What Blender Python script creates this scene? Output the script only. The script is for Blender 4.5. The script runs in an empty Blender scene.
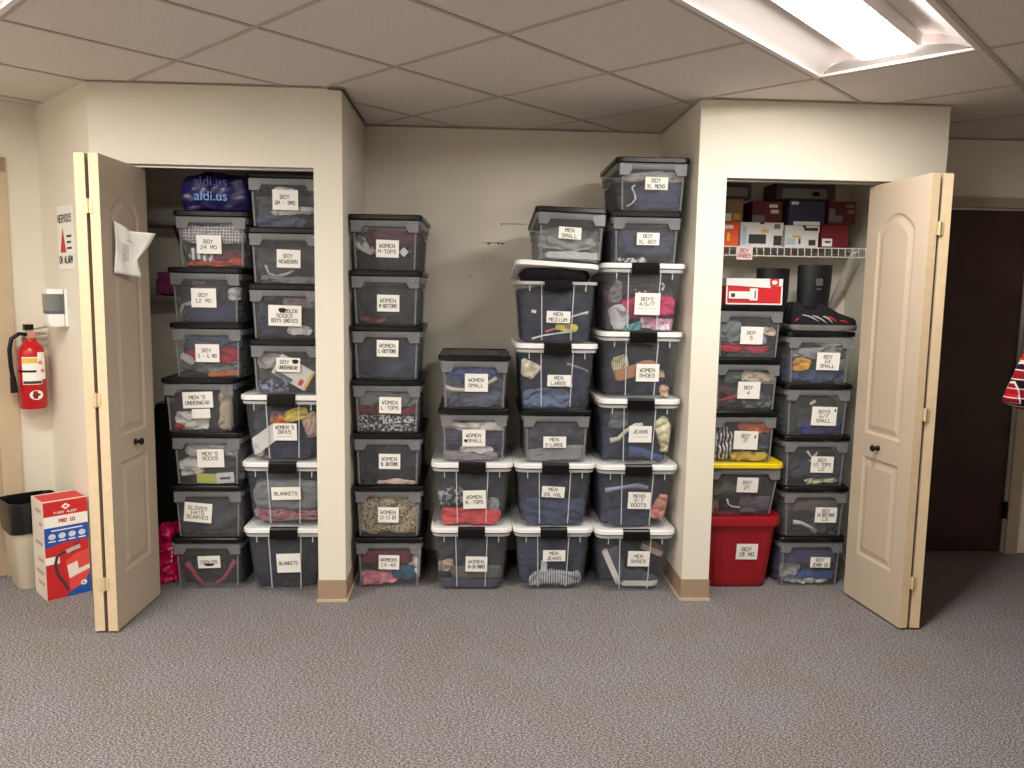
import bpy, math, random
import numpy as np
from mathutils import Vector, Matrix, Euler, noise

random.seed(7)
SC = bpy.context.scene
COL = SC.collection

# ------------------------------------------------------------------ camera, world, exposure
H = 2.373                       # ceiling height
F_PX, YAW, PITCH, ROLL = 779.93, 0.0499, 0.11262, 0.01589
cam_d = bpy.data.cameras.new('camera')
cam_d.sensor_fit = 'HORIZONTAL'; cam_d.sensor_width = 36.0
cam_d.lens = F_PX / 1024 * 36.0
cam_d.clip_start = 0.05
cam = bpy.data.objects.new('camera', cam_d); COL.objects.link(cam)
_f = Vector((math.sin(YAW)*math.cos(PITCH), math.cos(YAW)*math.cos(PITCH), -math.sin(PITCH)))
_r = Vector((math.cos(YAW), -math.sin(YAW), 0)); _u = _r.cross(_f)
_r2 = math.cos(ROLL)*_r + math.sin(ROLL)*_u; _u2 = -math.sin(ROLL)*_r + math.cos(ROLL)*_u
_m = Matrix.Identity(4)
for i in range(3):
    _m[i][0] = _r2[i]; _m[i][1] = _u2[i]; _m[i][2] = -_f[i]
_m[0][3], _m[1][3], _m[2][3] = 0.0222, -3.6307, 1.4666
cam.matrix_world = _m
SC.camera = cam

world = bpy.data.worlds.new('world'); SC.world = world; world.use_nodes = True
bg = world.node_tree.nodes['Background']
bg.inputs[0].default_value = (1.0, 0.97, 0.93, 1); bg.inputs[1].default_value = 0.15

LAMP = 43.0                     # strength of the fluorescent diffusers
SC.view_settings.view_transform = 'Standard'; SC.view_settings.look = 'None'
SC.view_settings.gamma = 1.0; SC.view_settings.use_curve_mapping = False
SC.view_settings.exposure = 0.45

# ------------------------------------------------------------------ materials
def lin(c):
    out = []
    for v in c:
        v = v/255.0
        out.append(v/12.92 if v <= 0.04045 else ((v+0.055)/1.055)**2.4)
    return (*out, 1.0)
MATS = {}
def node_mat(key):
    m = bpy.data.materials.new(key); m.use_nodes = True
    nt = m.node_tree; b = nt.nodes['Principled BSDF']
    return m, nt, b
def add(nt, t, **kw):
    n = nt.nodes.new(t)
    for k, v in kw.items(): setattr(n, k, v)
    return n
def mat(name, rgb, rough=0.5, var=0.04, scale=8.0, bump=0.0, bscale=200.0, metal=0.0, spec=0.5):
    """painted / plastic / card surface: colour with a slight noise variation and optional fine relief"""
    key = (name, rgb)
    if key in MATS: return MATS[key]
    m, nt, b = node_mat(name)
    tc = add(nt, 'ShaderNodeTexCoord'); nz = add(nt, 'ShaderNodeTexNoise')
    nz.inputs['Scale'].default_value = scale; nz.inputs['Detail'].default_value = 3
    nt.links.new(tc.outputs['Object'], nz.inputs['Vector'])
    rp = add(nt, 'ShaderNodeValToRGB'); c = lin(rgb)
    rp.color_ramp.elements[0].position = 0.3; rp.color_ramp.elements[1].position = 0.7
    rp.color_ramp.elements[0].color = tuple([v*(1-var) for v in c[:3]]+[1])
    rp.color_ramp.elements[1].color = tuple([min(1, v*(1+var)) for v in c[:3]]+[1])
    nt.links.new(nz.outputs['Fac'], rp.inputs['Fac']); nt.links.new(rp.outputs['Color'], b.inputs['Base Color'])
    b.inputs['Roughness'].default_value = rough; b.inputs['Metallic'].default_value = metal
    b.inputs['Specular IOR Level'].default_value = spec
    if bump > 0:
        n2 = add(nt, 'ShaderNodeTexNoise'); n2.inputs['Scale'].default_value = bscale
        nt.links.new(tc.outputs['Object'], n2.inputs['Vector'])
        bp = add(nt, 'ShaderNodeBump'); bp.inputs['Strength'].default_value = bump; bp.inputs['Distance'].default_value = 0.002
        nt.links.new(n2.outputs['Fac'], bp.inputs['Height']); nt.links.new(bp.outputs['Normal'], b.inputs['Normal'])
    MATS[key] = m; return m
def plastic(name, rgb, alpha, rough=0.25):
    """thin translucent plastic: part see-through, part milky surface with gloss"""
    if name in MATS: return MATS[name]
    m, nt, b = node_mat(name)
    tc = add(nt, 'ShaderNodeTexCoord'); nz = add(nt, 'ShaderNodeTexNoise'); nz.inputs['Scale'].default_value = 14
    nt.links.new(tc.outputs['Object'], nz.inputs['Vector'])
    b.inputs['Base Color'].default_value = lin(rgb); b.inputs['Roughness'].default_value = rough
    tr = add(nt, 'ShaderNodeBsdfTransparent'); tr.inputs[0].default_value = (0.93, 0.94, 0.95, 1)
    mp = add(nt, 'ShaderNodeMapRange')
    mp.inputs['To Min'].default_value = max(0, alpha-0.05); mp.inputs['To Max'].default_value = min(1, alpha+0.05)
    mx = add(nt, 'ShaderNodeMixShader'); out = nt.nodes['Material Output']
    nt.links.new(nz.outputs['Fac'], mp.inputs['Value']); nt.links.new(mp.outputs['Result'], mx.inputs[0])
    nt.links.new(tr.outputs[0], mx.inputs[1]); nt.links.new(b.outputs[0], mx.inputs[2]); nt.links.new(mx.outputs[0], out.inputs[0])
    MATS[name] = m; return m
def fabric(rgb, pattern='plain', rgb2=(230, 230, 230), scale=60.0):
    mean = sum(rgb)/3.0; rgb = tuple(int(mean+(v-mean)*0.88) for v in rgb)
    key = ('fab', rgb, pattern, rgb2, scale)
    if key in MATS: return MATS[key]
    m, nt, b = node_mat('fabric_'+pattern)
    tc = add(nt, 'ShaderNodeTexCoord'); nz = add(nt, 'ShaderNodeTexNoise')
    nz.inputs['Scale'].default_value = 18; nz.inputs['Detail'].default_value = 6
    nt.links.new(tc.outputs['Object'], nz.inputs['Vector'])
    c, c2 = lin(rgb), lin(rgb2)
    rp = add(nt, 'ShaderNodeValToRGB'); rp.color_ramp.elements[0].position = 0.3; rp.color_ramp.elements[1].position = 0.72
    rp.color_ramp.elements[0].color = tuple([v*0.8 for v in c[:3]]+[1]); rp.color_ramp.elements[1].color = tuple([min(1, v*1.15) for v in c[:3]]+[1])
    nt.links.new(nz.outputs['Fac'], rp.inputs['Fac'])
    colout = rp.outputs['Color']
    fac = None
    if pattern == 'speckle':
        v = add(nt, 'ShaderNodeTexNoise'); v.inputs['Scale'].default_value = scale; v.inputs['Detail'].default_value = 2
        nt.links.new(tc.outputs['Object'], v.inputs['Vector'])
        r2 = add(nt, 'ShaderNodeValToRGB'); r2.color_ramp.elements[0].position = 0.5; r2.color_ramp.elements[1].position = 0.56
        nt.links.new(v.outputs['Fac'], r2.inputs['Fac']); fac = r2.outputs['Color']
    elif pattern in ('stripe', 'plaid'):
        w = add(nt, 'ShaderNodeTexWave'); w.inputs['Scale'].default_value = scale; w.inputs['Distortion'].default_value = 1.5 if pattern == 'stripe' else 0.0
        w.bands_direction = 'X'
        nt.links.new(tc.outputs['Object'], w.inputs['Vector'])
        r2 = add(nt, 'ShaderNodeValToRGB'); r2.color_ramp.elements[0].position = 0.86 if pattern == 'plaid' else 0.5; r2.color_ramp.elements[1].position = 0.92 if pattern == 'plaid' else 0.6
        nt.links.new(w.outputs['Fac'], r2.inputs['Fac']); fac = r2.outputs['Color']
        if pattern == 'plaid':
            w2 = add(nt, 'ShaderNodeTexWave'); w2.bands_direction = 'Z'; w2.inputs['Scale'].default_value = scale
            nt.links.new(tc.outputs['Object'], w2.inputs['Vector'])
            r3 = add(nt, 'ShaderNodeValToRGB'); r3.color_ramp.elements[0].position = 0.86; r3.color_ramp.elements[1].position = 0.92
            nt.links.new(w2.outputs['Fac'], r3.inputs['Fac'])
            ad = add(nt, 'ShaderNodeMath', operation='MAXIMUM'); nt.links.new(fac, ad.inputs[0]); nt.links.new(r3.outputs['Color'], ad.inputs[1]); fac = ad.outputs[0]
    if fac is not None:
        mx = add(nt, 'ShaderNodeMix', data_type='RGBA'); nt.links.new(fac, mx.inputs[0]); nt.links.new(colout, mx.inputs[6]); mx.inputs[7].default_value = c2
        colout = mx.outputs[2]
    nt.links.new(colout, b.inputs['Base Color']); b.inputs['Roughness'].default_value = 0.9; b.inputs['Specular IOR Level'].default_value = 0.15
    n2 = add(nt, 'ShaderNodeTexNoise'); n2.inputs['Scale'].default_value = 35; n2.inputs['Detail'].default_value = 5
    nt.links.new(tc.outputs['Object'], n2.inputs['Vector'])
    bp = add(nt, 'ShaderNodeBump'); bp.inputs['Strength'].default_value = 0.5; bp.inputs['Distance'].default_value = 0.01
    nt.links.new(n2.outputs['Fac'], bp.inputs['Height']); nt.links.new(bp.outputs['Normal'], b.inputs['Normal'])
    MATS[key] = m; return m
def emit(name, rgb, s):
    m, nt, b = node_mat(name); b.inputs['Base Color'].default_value = lin(rgb)
    b.inputs['Emission Color'].default_value = lin(rgb); b.inputs['Emission Strength'].default_value = s
    return m
def carpet_mat():
    m, nt, b = node_mat('carpet')
    tc = add(nt, 'ShaderNodeTexCoord')
    n1 = add(nt, 'ShaderNodeTexNoise'); n1.inputs['Scale'].default_value = 120; n1.inputs['Detail'].default_value = 5; n1.inputs['Roughness'].default_value = 0.8
    n2 = add(nt, 'ShaderNodeTexNoise'); n2.inputs['Scale'].default_value = 3.5; n2.inputs['Detail'].default_value = 3
    mp = add(nt, 'ShaderNodeMapping'); mp.inputs['Scale'].default_value = (1, 1.7, 1); mp.inputs['Rotation'].default_value = (0, 0, 0.785)
    nt.links.new(tc.outputs['Object'], mp.inputs['Vector']); nt.links.new(mp.outputs[0], n1.inputs['Vector']); nt.links.new(tc.outputs['Object'], n2.inputs['Vector'])
    r1 = add(nt, 'ShaderNodeValToRGB'); cr = r1.color_ramp
    cr.elements[0].position = 0.40; cr.elements[0].color = lin((66, 64, 67)); cr.elements[1].position = 0.62; cr.elements[1].color = lin((212, 207, 202))
    e = cr.elements.new(0.5); e.color = lin((130, 126, 127))
    r2 = add(nt, 'ShaderNodeValToRGB'); r2.color_ramp.elements[0].position = 0.35; r2.color_ramp.elements[1].position = 0.65
    r2.color_ramp.elements[0].color = (0.93, 0.90, 0.84, 1); r2.color_ramp.elements[1].color = (0.98, 0.96, 1.0, 1)
    mx = add(nt, 'ShaderNodeMix', data_type='RGBA', blend_type='MULTIPLY'); mx.inputs[0].default_value = 1
    nt.links.new(n1.outputs['Fac'], r1.inputs['Fac']); nt.links.new(n2.outputs['Fac'], r2.inputs['Fac'])
    nt.links.new(r1.outputs['Color'], mx.inputs[6]); nt.links.new(r2.outputs['Color'], mx.inputs[7]); nt.links.new(mx.outputs[2], b.inputs['Base Color'])
    b.inputs['Roughness'].default_value = 0.95; b.inputs['Specular IOR Level'].default_value = 0.1
    bp = add(nt, 'ShaderNodeBump'); bp.inputs['Strength'].default_value = 0.8; bp.inputs['Distance'].default_value = 0.006
    nt.links.new(n1.outputs['Fac'], bp.inputs['Height']); nt.links.new(bp.outputs['Normal'], b.inputs['Normal'])
    return m
WALL = mat('cream_wall_paint', (234, 227, 211), 0.75, 0.02, 3, 0.15, 90)
CLOSET_IN = mat('closet_wall_paint', (205, 198, 186), 0.8, 0.03, 3, 0.15, 90)
TILE = mat('ceiling_tile', (228, 220, 213), 0.95, 0.06, 70, 0.6, 160, spec=0.1)
BAR = mat('grid_bar_paint', (186, 177, 170), 0.6)
CARPET = carpet_mat()
COVE = mat('vinyl_cove_base', (166, 142, 118), 0.5, 0.03)
COVE_LIP = mat('cove_lip', (205, 186, 160), 0.5)
DOORP = mat('bifold_paint', (196, 179, 158), 0.45, 0.02, 4, 0.1, 60)
EDGE = mat('door_edge_wood', (226, 202, 166), 0.6, 0.05, 30)
BLACKP = mat('black_plastic', (9, 9, 11), 0.35, 0.05, spec=0.35)
LIDPANEL = plastic('smoke_lid_panel', (60, 60, 64), 0.65)
WHITEP = mat('white_plastic', (244, 243, 240), 0.35, 0.01)
YELP = mat('yellow_plastic', (246, 214, 22), 0.35, 0.02)
REDP = mat('red_plastic', (152, 16, 30), 0.38, 0.03)
GREYB = plastic('clear_grey_bin_plastic', (176, 178, 180), 0.15)
GREYC = plastic('frosted_grey_collar', (146, 148, 151), 0.55)
CLEARB = plastic('clear_bin_plastic', (184, 186, 192), 0.11)
CLEARR = plastic('clear_bin_rib', (235, 236, 240), 0.6)
PAPER = mat('white_card', (246, 243, 236), 0.8, 0.01)
PAPER2 = mat('cream_card', (250, 247, 236), 0.8, 0.01)
INK = mat('marker_ink', (28, 26, 30), 0.7)
INK_SOFT = mat('faded_ink', (120, 116, 118), 0.8)
BLACKM = mat('dark_metal', (26, 24, 24), 0.35, metal=0.6)
STEEL = mat('steel', (190, 186, 176), 0.3, metal=0.9)
BRASS = mat('pale_hinge', (226, 204, 164), 0.4, metal=0.3)
WIRE = mat('white_coated_wire', (226, 224, 220), 0.4)
RED = mat('red_enamel', (196, 22, 30), 0.25, 0.03)
REDC = mat('red_card', (205, 36, 42), 0.5, 0.03)
BLUEC = mat('blue_card', (28, 84, 176), 0.5, 0.03)
ORANGEC = mat('orange_card', (238, 92, 38), 0.6, 0.03)

# ------------------------------------------------------------------ mesh helpers
class MB:
    def __init__(s): s.v = []; s.f = []
    def quad(s, a, b, c, d):
        n = len(s.v); s.v += [tuple(a), tuple(b), tuple(c), tuple(d)]; s.f.append((n, n+1, n+2, n+3))
    def poly(s, pts):
        n = len(s.v); s.v += [tuple(p) for p in pts]; s.f.append(tuple(range(n, n+len(pts))))
    def box(s, x0, x1, y0, y1, z0, z1):
        n = len(s.v)
        s.v += [(x0,y0,z0),(x1,y0,z0),(x1,y1,z0),(x0,y1,z0),(x0,y0,z1),(x1,y0,z1),(x1,y1,z1),(x0,y1,z1)]
        s.f += [tuple(n+i for i in q) for q in ((0,3,2,1),(4,5,6,7),(0,1,5,4),(1,2,6,5),(2,3,7,6),(3,0,4,7))]
        return s
    def loft(s, rings, cap0=True, cap1=True, closed=True):
        n0 = len(s.v); k = len(rings[0])
        for r in rings: s.v += [tuple(p) for p in r]
        for i in range(len(rings)-1):
            for j in range(k if closed else k-1):
                a = n0+i*k+j; b = n0+i*k+(j+1) % k
                s.f.append((a, b, b+k, a+k))
        if cap0: s.f.append(tuple(n0+j for j in range(k-1, -1, -1)))
        if cap1: s.f.append(tuple(n0+(len(rings)-1)*k+j for j in range(k)))
        return s
    def tube(s, pts, r, n=8):
        pts = [Vector(p) for p in pts]; rings = []; prev = None
        rr = r if isinstance(r, (list, tuple)) else [r]*len(pts)
        for i, p in enumerate(pts):
            t = (pts[min(i+1, len(pts)-1)]-pts[max(i-1, 0)]).normalized()
            if prev is None:
                a = Vector((0,0,1)) if abs(t.z) < 0.9 else Vector((1,0,0)); u = t.cross(a).normalized()
            else:
                u = (prev-t*prev.dot(t)).normalized()
            prev = u; w = t.cross(u)
            rings.append([p+(u*math.cos(6.2832*j/n)+w*math.sin(6.2832*j/n))*rr[i] for j in range(n)])
        return s.loft(rings)
    def lathe(s, prof, n=20, c=(0,0,0)):
        rings = [[(c[0]+r*math.cos(6.2832*j/n), c[1]+r*math.sin(6.2832*j/n), c[2]+z) for j in range(n)] for r, z in prof]
        return s.loft(rings)
    def prism(s, pts, y0, y1):   # pts: (x,z) outline, counter-clockwise seen from -Y
        s.loft([[(x, y0, z) for x, z in pts], [(x, y1, z) for x, z in pts]]); return s
    def mesh(s, name):
        me = bpy.data.meshes.new(name); me.from_pydata(s.v, [], s.f); me.validate(); return me
    def build(s, name, m, parent=None, smooth=False):
        me = s.mesh(name); me.materials.append(m)
        if smooth: me.polygons.foreach_set('use_smooth', [True]*len(me.polygons))
        return link(name, me, parent)
def link(name, me, parent=None):
    o = bpy.data.objects.new(name, me); COL.objects.link(o)
    if parent is not None: o.parent = parent
    return o
def smooth_angle(o, deg=40):
    me = o.data; me.polygons.foreach_set('use_smooth', [True]*len(me.polygons))
    try: me.set_sharp_from_angle(angle=math.radians(deg))
    except Exception: pass
    return o
def tag(o, label, cat, group=None):
    o['label'] = label; o['category'] = cat
    if group: o['group'] = group
    return o
def thing(name, label, cat, loc=(0,0,0), rz=0, group=None, rot=None):
    o = bpy.data.objects.new(name, None); COL.objects.link(o); o.empty_display_size = 0.05
    o.location = loc; o.rotation_euler = rot if rot else (0, 0, rz)
    return tag(o, label, cat, group)
def struct(o):
    o['kind'] = 'structure'; return o
def rrect(w, d, r, z, n=4, cx=0, cy=0):
    pts = []
    for qx, qy, a0 in ((1,-1,-90),(1,1,0),(-1,1,90),(-1,-1,180)):
        for i in range(n+1):
            a = math.radians(a0+90*i/n)
            pts.append((cx+qx*(w/2-r)+r*math.cos(a), cy+qy*(d/2-r)+r*math.sin(a), z))
    return pts

# hand-lettering: strokes on a 4 x 6 grid
FONT = {'A':'002640 1232','B':'00063645443303 3342413000','C':'4536160501103041','D':'00062645412000','E':'40000646 0333','F':'000646 0333',
 'G':'4536160501103041 4323','H':'0006 4046 0343','I':'2026','J':'46412010 01','K':'0006 460340','L':'060040','M':'0006234640','N':'00064046',
 'O':'103041453616050110','P':'00063645443303','Q':'103041453616050110 2240','R':'0006364544330340','S':'45361605044341301001','T':'0646 2620',
 'U':'060110304146','V':'062046','W':'0610233046','X':'0046 0640','Y':'0623 462320','Z':'06460040','0':'103041453616050110','1':'152620 1030',
 '2':'0516364544010040','3':'0646334241301001','4':'30360242','5':'460604344341301001','6':'361604011030414233 0312','7':'064610','8':'13050616364533130210304233',
 '9':'43130405163645411000','-':'1333','/':'0046','.':'2021',"'":'2526','?':'05163645332221 2020',':':'2223 2425','&':'4005163611021030 43','+':'2125 0343','#':'1016 3036 0242 0444'}
def letter_strokes(ch):
    out = []
    for seg in FONT.get(ch, '').split():
        pts = [(int(seg[i]), int(seg[i+1])) for i in range(0, len(seg)-1, 2)]
        if len(pts) > 1: out.append(pts)
    return out
def text_mb(lines, width, lh, sw, jitter=0.15, seed=0, y=-0.0012, lead=1.45):
    """flat ribbon lettering in the XZ plane facing -Y, centred on the origin"""
    rnd = random.Random(seed); mb = MB(); nl = len(lines)
    for li, t in enumerate(lines):
        adv = lh/6*5.6; tw = adv*len(t); sx = min(1.0, width/max(tw, 1e-6)); x = -tw*sx/2
        zc = (nl-1-2*li)/2*lh*lead - lh/2
        for ch in t:
            for st in letter_strokes(ch):
                pts = [(x+(p[0]+rnd.uniform(-jitter, jitter))*lh/6*sx, zc+(p[1]+rnd.uniform(-jitter, jitter))*lh/6) for p in st]
                for a, b in zip(pts[:-1], pts[1:]):
                    dx, dz = b[0]-a[0], b[1]-a[1]; L = math.hypot(dx, dz)
                    if L < 1e-7: continue
                    ex, ez = dx/L*sw*0.4, dz/L*sw*0.4; nx, nz = -dz/L*sw/2, dx/L*sw/2
                    a2 = (a[0]-ex, a[1]-ez); b2 = (b[0]+ex, b[1]+ez)
                    mb.quad((a2[0]-nx, y, a2[1]-nz), (b2[0]-nx, y, b2[1]-nz), (b2[0]+nx, y, b2[1]+nz), (a2[0]+nx, y, a2[1]+nz))
            x += adv*sx
    return mb

# ------------------------------------------------------------------ room shell
XLO, XL, XR, XRO = -1.686, -0.577, 1.0475, 2.2177     # closet outer / inner corners on the plane y = 0
JL0, JL1, JR0, JR1, LIN = -1.63, -0.705, 1.1807, 2.106, 2.024
YB = 0.76
CX, CY = -2.184, 0.518                                 # corner of the angled wall and the left wall
S2 = math.sqrt(0.5)

def slab(name, m, pts, z0, z1, parent=None):
    mb = MB(); mb.loft([[(x, y, z0) for x, y in pts], [(x, y, z1) for x, y in pts]])
    return struct(mb.build(name, m, parent))
fl = MB().box(-4.4, 5.4, -5.8, 1.1, -0.06, 0.0).build('floor', CARPET); struct(fl)
# left closet front (header, jambs), partitions, alcove and closet backs
slab('wall_closet_left_jamb', WALL, [(XLO, 0), (JL0, 0), (JL0, 0.08), (XLO-0.03, 0.08)], 0, H)
slab('wall_closet_left_header', WALL, [(JL0, 0), (JL1, 0), (JL1, 0.08), (JL0, 0.08)], LIN, H)
slab('wall_closet_left_post', WALL, [(JL1, 0), (XL, 0), (XL, 0.08), (JL1, 0.08)], 0, H)
slab('wall_alcove_left', WALL, [(XL-0.075, 0.08), (XL, 0.08), (XL, YB), (XL-0.075, YB)], 0, H)
slab('wall_closet_right_post', WALL, [(XR, 0), (JR0, 0), (JR0, 0.08), (XR, 0.08)], 0, H)
slab('wall_alcove_right', WALL, [(XR, 0.08), (XR+0.075, 0.08), (XR+0.075, YB), (XR, YB)], 0, H)
slab('wall_closet_right_header', WALL, [(JR0, 0), (JR1, 0), (JR1, 0.08), (JR0, 0.08)], LIN, H)
slab('wall_closet_right_jamb', WALL, [(JR1, 0), (XRO, 0), (XRO, 0.08), (JR1, 0.08)], 0, H)
slab('wall_closet_right_side', WALL, [(XRO-0.08, 0.08), (XRO, 0.08), (XRO, YB), (XRO-0.08, YB)], 0, H)
slab('wall_back', WALL, [(-2.5, YB), (XRO, YB), (XRO, YB+0.1), (-2.5, YB+0.1)], 0, H)
# angled wall beside the left closet and the left wall
slab('wall_angled', WALL, [(XLO, 0.0), (XLO+0.07, 0.081), (CX+0.1, CY+0.11), (CX, CY)], 0, H)
LWx = lambda s, n=0.0: (CX-S2*s+S2*n, CY-S2*s-S2*n)    # point on the left wall: s along it, n out into the room
slab('wall_left', WALL, [LWx(0), LWx(3.0), LWx(3.0, -0.1), LWx(-0.14, -0.1)], 0, H)
xw, yw = LWx(3.0)
slab('wall_left_far', WALL, [(xw, yw), (xw-0.1, yw+0.1), (xw-0.1, -5.6), (xw, -5.6)], 0, H)
slab('wall_rear', WALL, [(xw, -5.6), (5.3, -5.6), (5.3, -5.7), (xw, -5.7)], 0, H)
slab('wall_right', WALL, [(5.2, -5.6), (5.2, 0.7), (5.3, 0.7), (5.3, -5.6)], 0, H)
# far wall with the dark door, right of the closets
FD0, FD1, FDZ = 2.33, 3.165, 2.0
slab('wall_far_left', WALL, [(XRO, 0.70), (FD0, 0.70), (FD0, 0.82), (XRO, 0.82)], 0, H)
slab('wall_far_header', WALL, [(FD0, 0.70), (FD1, 0.70), (FD1, 0.82), (FD0, 0.82)], FDZ, H)
slab('wall_far_right', WALL, [(FD1, 0.70), (5.3, 0.70), (5.3, 0.82), (FD1, 0.82)], 0, H)
DARKWOOD = mat('dark_brown_door_veneer', (66, 38, 34), 0.35, 0.2, 5)
d1 = struct(MB().box(FD0+0.012, FD1-0.012, 0.715, 0.755, 0.008, FDZ-0.012).build('door_1', DARKWOOD))
mb = MB()
for z in (0.26, 1.05, 1.8): mb.box(FD1-0.018, FD1+0.006, 0.690, 0.7145, z-0.05, z+0.05)
mb.build('hinge', BLACKM, d1)
mb = MB(); mb.tube([(FD0+0.08, 0.715, 1.0), (FD0+0.08, 0.67, 1.0), (FD0+0.19, 0.66, 1.0)], 0.011); mb.build('door_handle', STEEL, d1)
CASING = mat('door_casing_paint', (176, 160, 140), 0.5)
mb = MB().box(FD0-0.06, FD1+0.07, 0.684, 0.70, FDZ, FDZ+0.055); mb.box(FD1, FD1+0.07, 0.684, 0.70, 0, FDZ); mb.box(FD0-0.06, FD0, 0.684, 0.70, 0, FDZ)
struct(mb.build('trim_1', CASING))
# left wall door casing and tall baseboard (the wall's own frame: s along, n outwards)
def lw_box(mb, s0, s1, n0, n1, z0, z1):
    r = [LWx(s0, n0), LWx(s0, n1), LWx(s1, n1), LWx(s1, n0)]
    mb.loft([[(x, y, z0) for x, y in r], [(x, y, z1) for x, y in r]]); return mb
CASL = mat('left_casing_paint', (205, 184, 154), 0.5)
struct(lw_box(lw_box(MB(), 0.15, 0.24, 0.0005, 0.018, 0, 2.10), 0.15, 1.19, 0.0005, 0.018, 2.03, 2.10).build('trim_2', CASL))
d2 = struct(lw_box(MB(), 0.241, 1.10, 0.0005, 0.012, 0.01, 2.029).build('door_2', mat('tan_door', (188, 166, 138), 0.5)))
struct(lw_box(MB(), 0.0, 0.149, 0.0005, 0.014, 0, 0.14).build('baseboard_left', mat('white_baseboard', (226, 214, 192), 0.5)))
# vinyl cove base at the two posts
def cove(name, pts):
    """pts: plan polyline running along the wall face, room on its right-hand side"""
    mb = MB(); lip = MB()
    for (a, b) in zip(pts[:-1], pts[1:]):
        a = Vector((*a, 0)); b = Vector((*b, 0)); t = (b-a).normalized(); n = Vector((t.y, -t.x, 0))
        for m_, z0, z1, th in ((mb, 0.012, 0.105, 0.004), (lip, 0, 0.012, 0.011)):
            r = [a+n*0.0004-t*0.0, b+n*0.0004, b+n*th+t*th*0.9, a+n*th-t*th*0.9]
            m_.loft([[(p.x, p.y, z0) for p in r], [(p.x, p.y, z1) for p in r]])
    o = struct(mb.build(name, COVE)); lip.build('toe_lip', COVE_LIP, o); return o
cove('baseboard_left_post', [(JL1, 0.0), (XL, 0.0), (XL, YB)])
cove('baseboard_right_post', [(XR, YB), (XR, 0.0), (JR0, 0.0)])
# closet head tracks
for i, (a, b) in enumerate(((JL0, JL1), (JR0, JR1))):
    struct(MB().box(a+0.002, b-0.002, 0.022, 0.058, LIN-0.012, LIN-0.0005).build('trim_%d' % (3+i), mat('track_metal', (150, 146, 140), 0.4, metal=0.5)))

# ------------------------------------------------------------------ ceiling grid (2 ft tiles, laid at 45 degrees to the closets)
G = 0.6096; TH = math.radians(-45.47); GX, GY = -1.6035, -0.7742
E1 = Vector((math.cos(TH), math.sin(TH), 0)); E2 = Vector((-math.sin(TH), math.cos(TH), 0))
def gp(a, b, z=H): v = Vector((GX, GY, 0))+E1*(a*G)+E2*(b*G); v.z = z; return v
ceil = struct(MB().box(-4.4, 5.4, -5.8, 1.1, H+0.16, H+0.2).build('ceiling', mat('plenum_board', (150, 145, 140), 0.9)))
FIX = [(3, 2), (0, -2), (3, -2), (3, -6), (0, -6)]       # (a, b): each lamp covers a..a+1, b..b+2
lampcells = {(a, b+k) for a, b in FIX for k in (0, 1)}
def in_room(p): return -4.2 < p.x < 5.4 and -5.9 < p.y < 1.15 and p.x-p.y > CX-CY-0.75
tile_me = MB().loft([rrect(G-0.017, G-0.017, 0.004, 0.0, 1), rrect(G-0.017, G-0.017, 0.004, 0.014, 1)]).mesh('ceiling_tile'); tile_me.materials.append(TILE)
for a in range(-4, 15):
    for b in range(-10, 11):
        c = gp(a+0.5, b+0.5)
        if (a, b) in lampcells or not in_room(c): continue
        o = link('ceiling_tile', tile_me, ceil); o.location = (c.x, c.y, H+0.0012); o.rotation_euler = (0, 0, TH+random.choice((0, 1, 2, 3))*math.pi/2)
for fam in (0, 1):
    for k in range(-10, 14):
        run = [t*0.25 for t in range(-44, 56)]
        pts = [gp(k, t) if fam == 0 else gp(t, k) for t in run]
        ins = [t for t, p in zip(run, pts) if in_room(p)]
        if len(ins) < 2: continue
        t0, t1 = ins[0], ins[-1]
        cuts = sorted((a, a+1) for a, b in FIX if fam == 1 and k == b+1 and t0 < a < t1)
        spans = []; cur = t0
        for c0, c1 in cuts: spans.append((cur, c0)); cur = c1
        spans.append((cur, t1))
        for u0, u1 in spans:
            p0, p1 = (gp(k, u0), gp(k, u1)) if fam == 0 else (gp(u0, k), gp(u1, k))
            if (p1-p0).length < 0.01: continue
            d = (p1-p0).normalized(); n = Vector((-d.y, d.x, 0))*0.0085; dz = 0.0006*fam
            mb = MB(); r = [p0-n, p1-n, p1+n, p0+n]
            mb.loft([[(q.x, q.y, H-0.003+dz) for q in r], [(q.x, q.y, H+0.001+dz) for q in r]])
            mb.build('grid_bar', BAR, ceil)
# wall angle round the closets, slightly loose at the left alcove corner
mb = MB()
for (x0, x1, y0, y1) in ((XLO, XL, -0.016, 0.0), (XR, XRO, -0.016, 0.0), (XL, XR, YB-0.016, YB), (XL, XL+0.016, 0, YB), (XR-0.016, XR, 0, YB), (XRO, 5.2, 0.684, 0.70)):
    mb.box(x0, x1, y0, y1, H-0.0055, H-0.0035)
struct(mb.build('trim_5', BAR))
mb = MB(); mb.tube([(XL-0.06, -0.01, H-0.006), (XL-0.005, -0.008, H-0.008), (XL+0.008, 0.02, H-0.009), (XL+0.010, 0.3, H-0.011), (XL+0.010, 0.62, H-0.007)], 0.004, 6)  # loose piece coloured dark to stand in for the ceiling gap's shade
struct(mb.build('trim_6', mat('gap_shade', (58, 50, 44), 0.8)))

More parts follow.
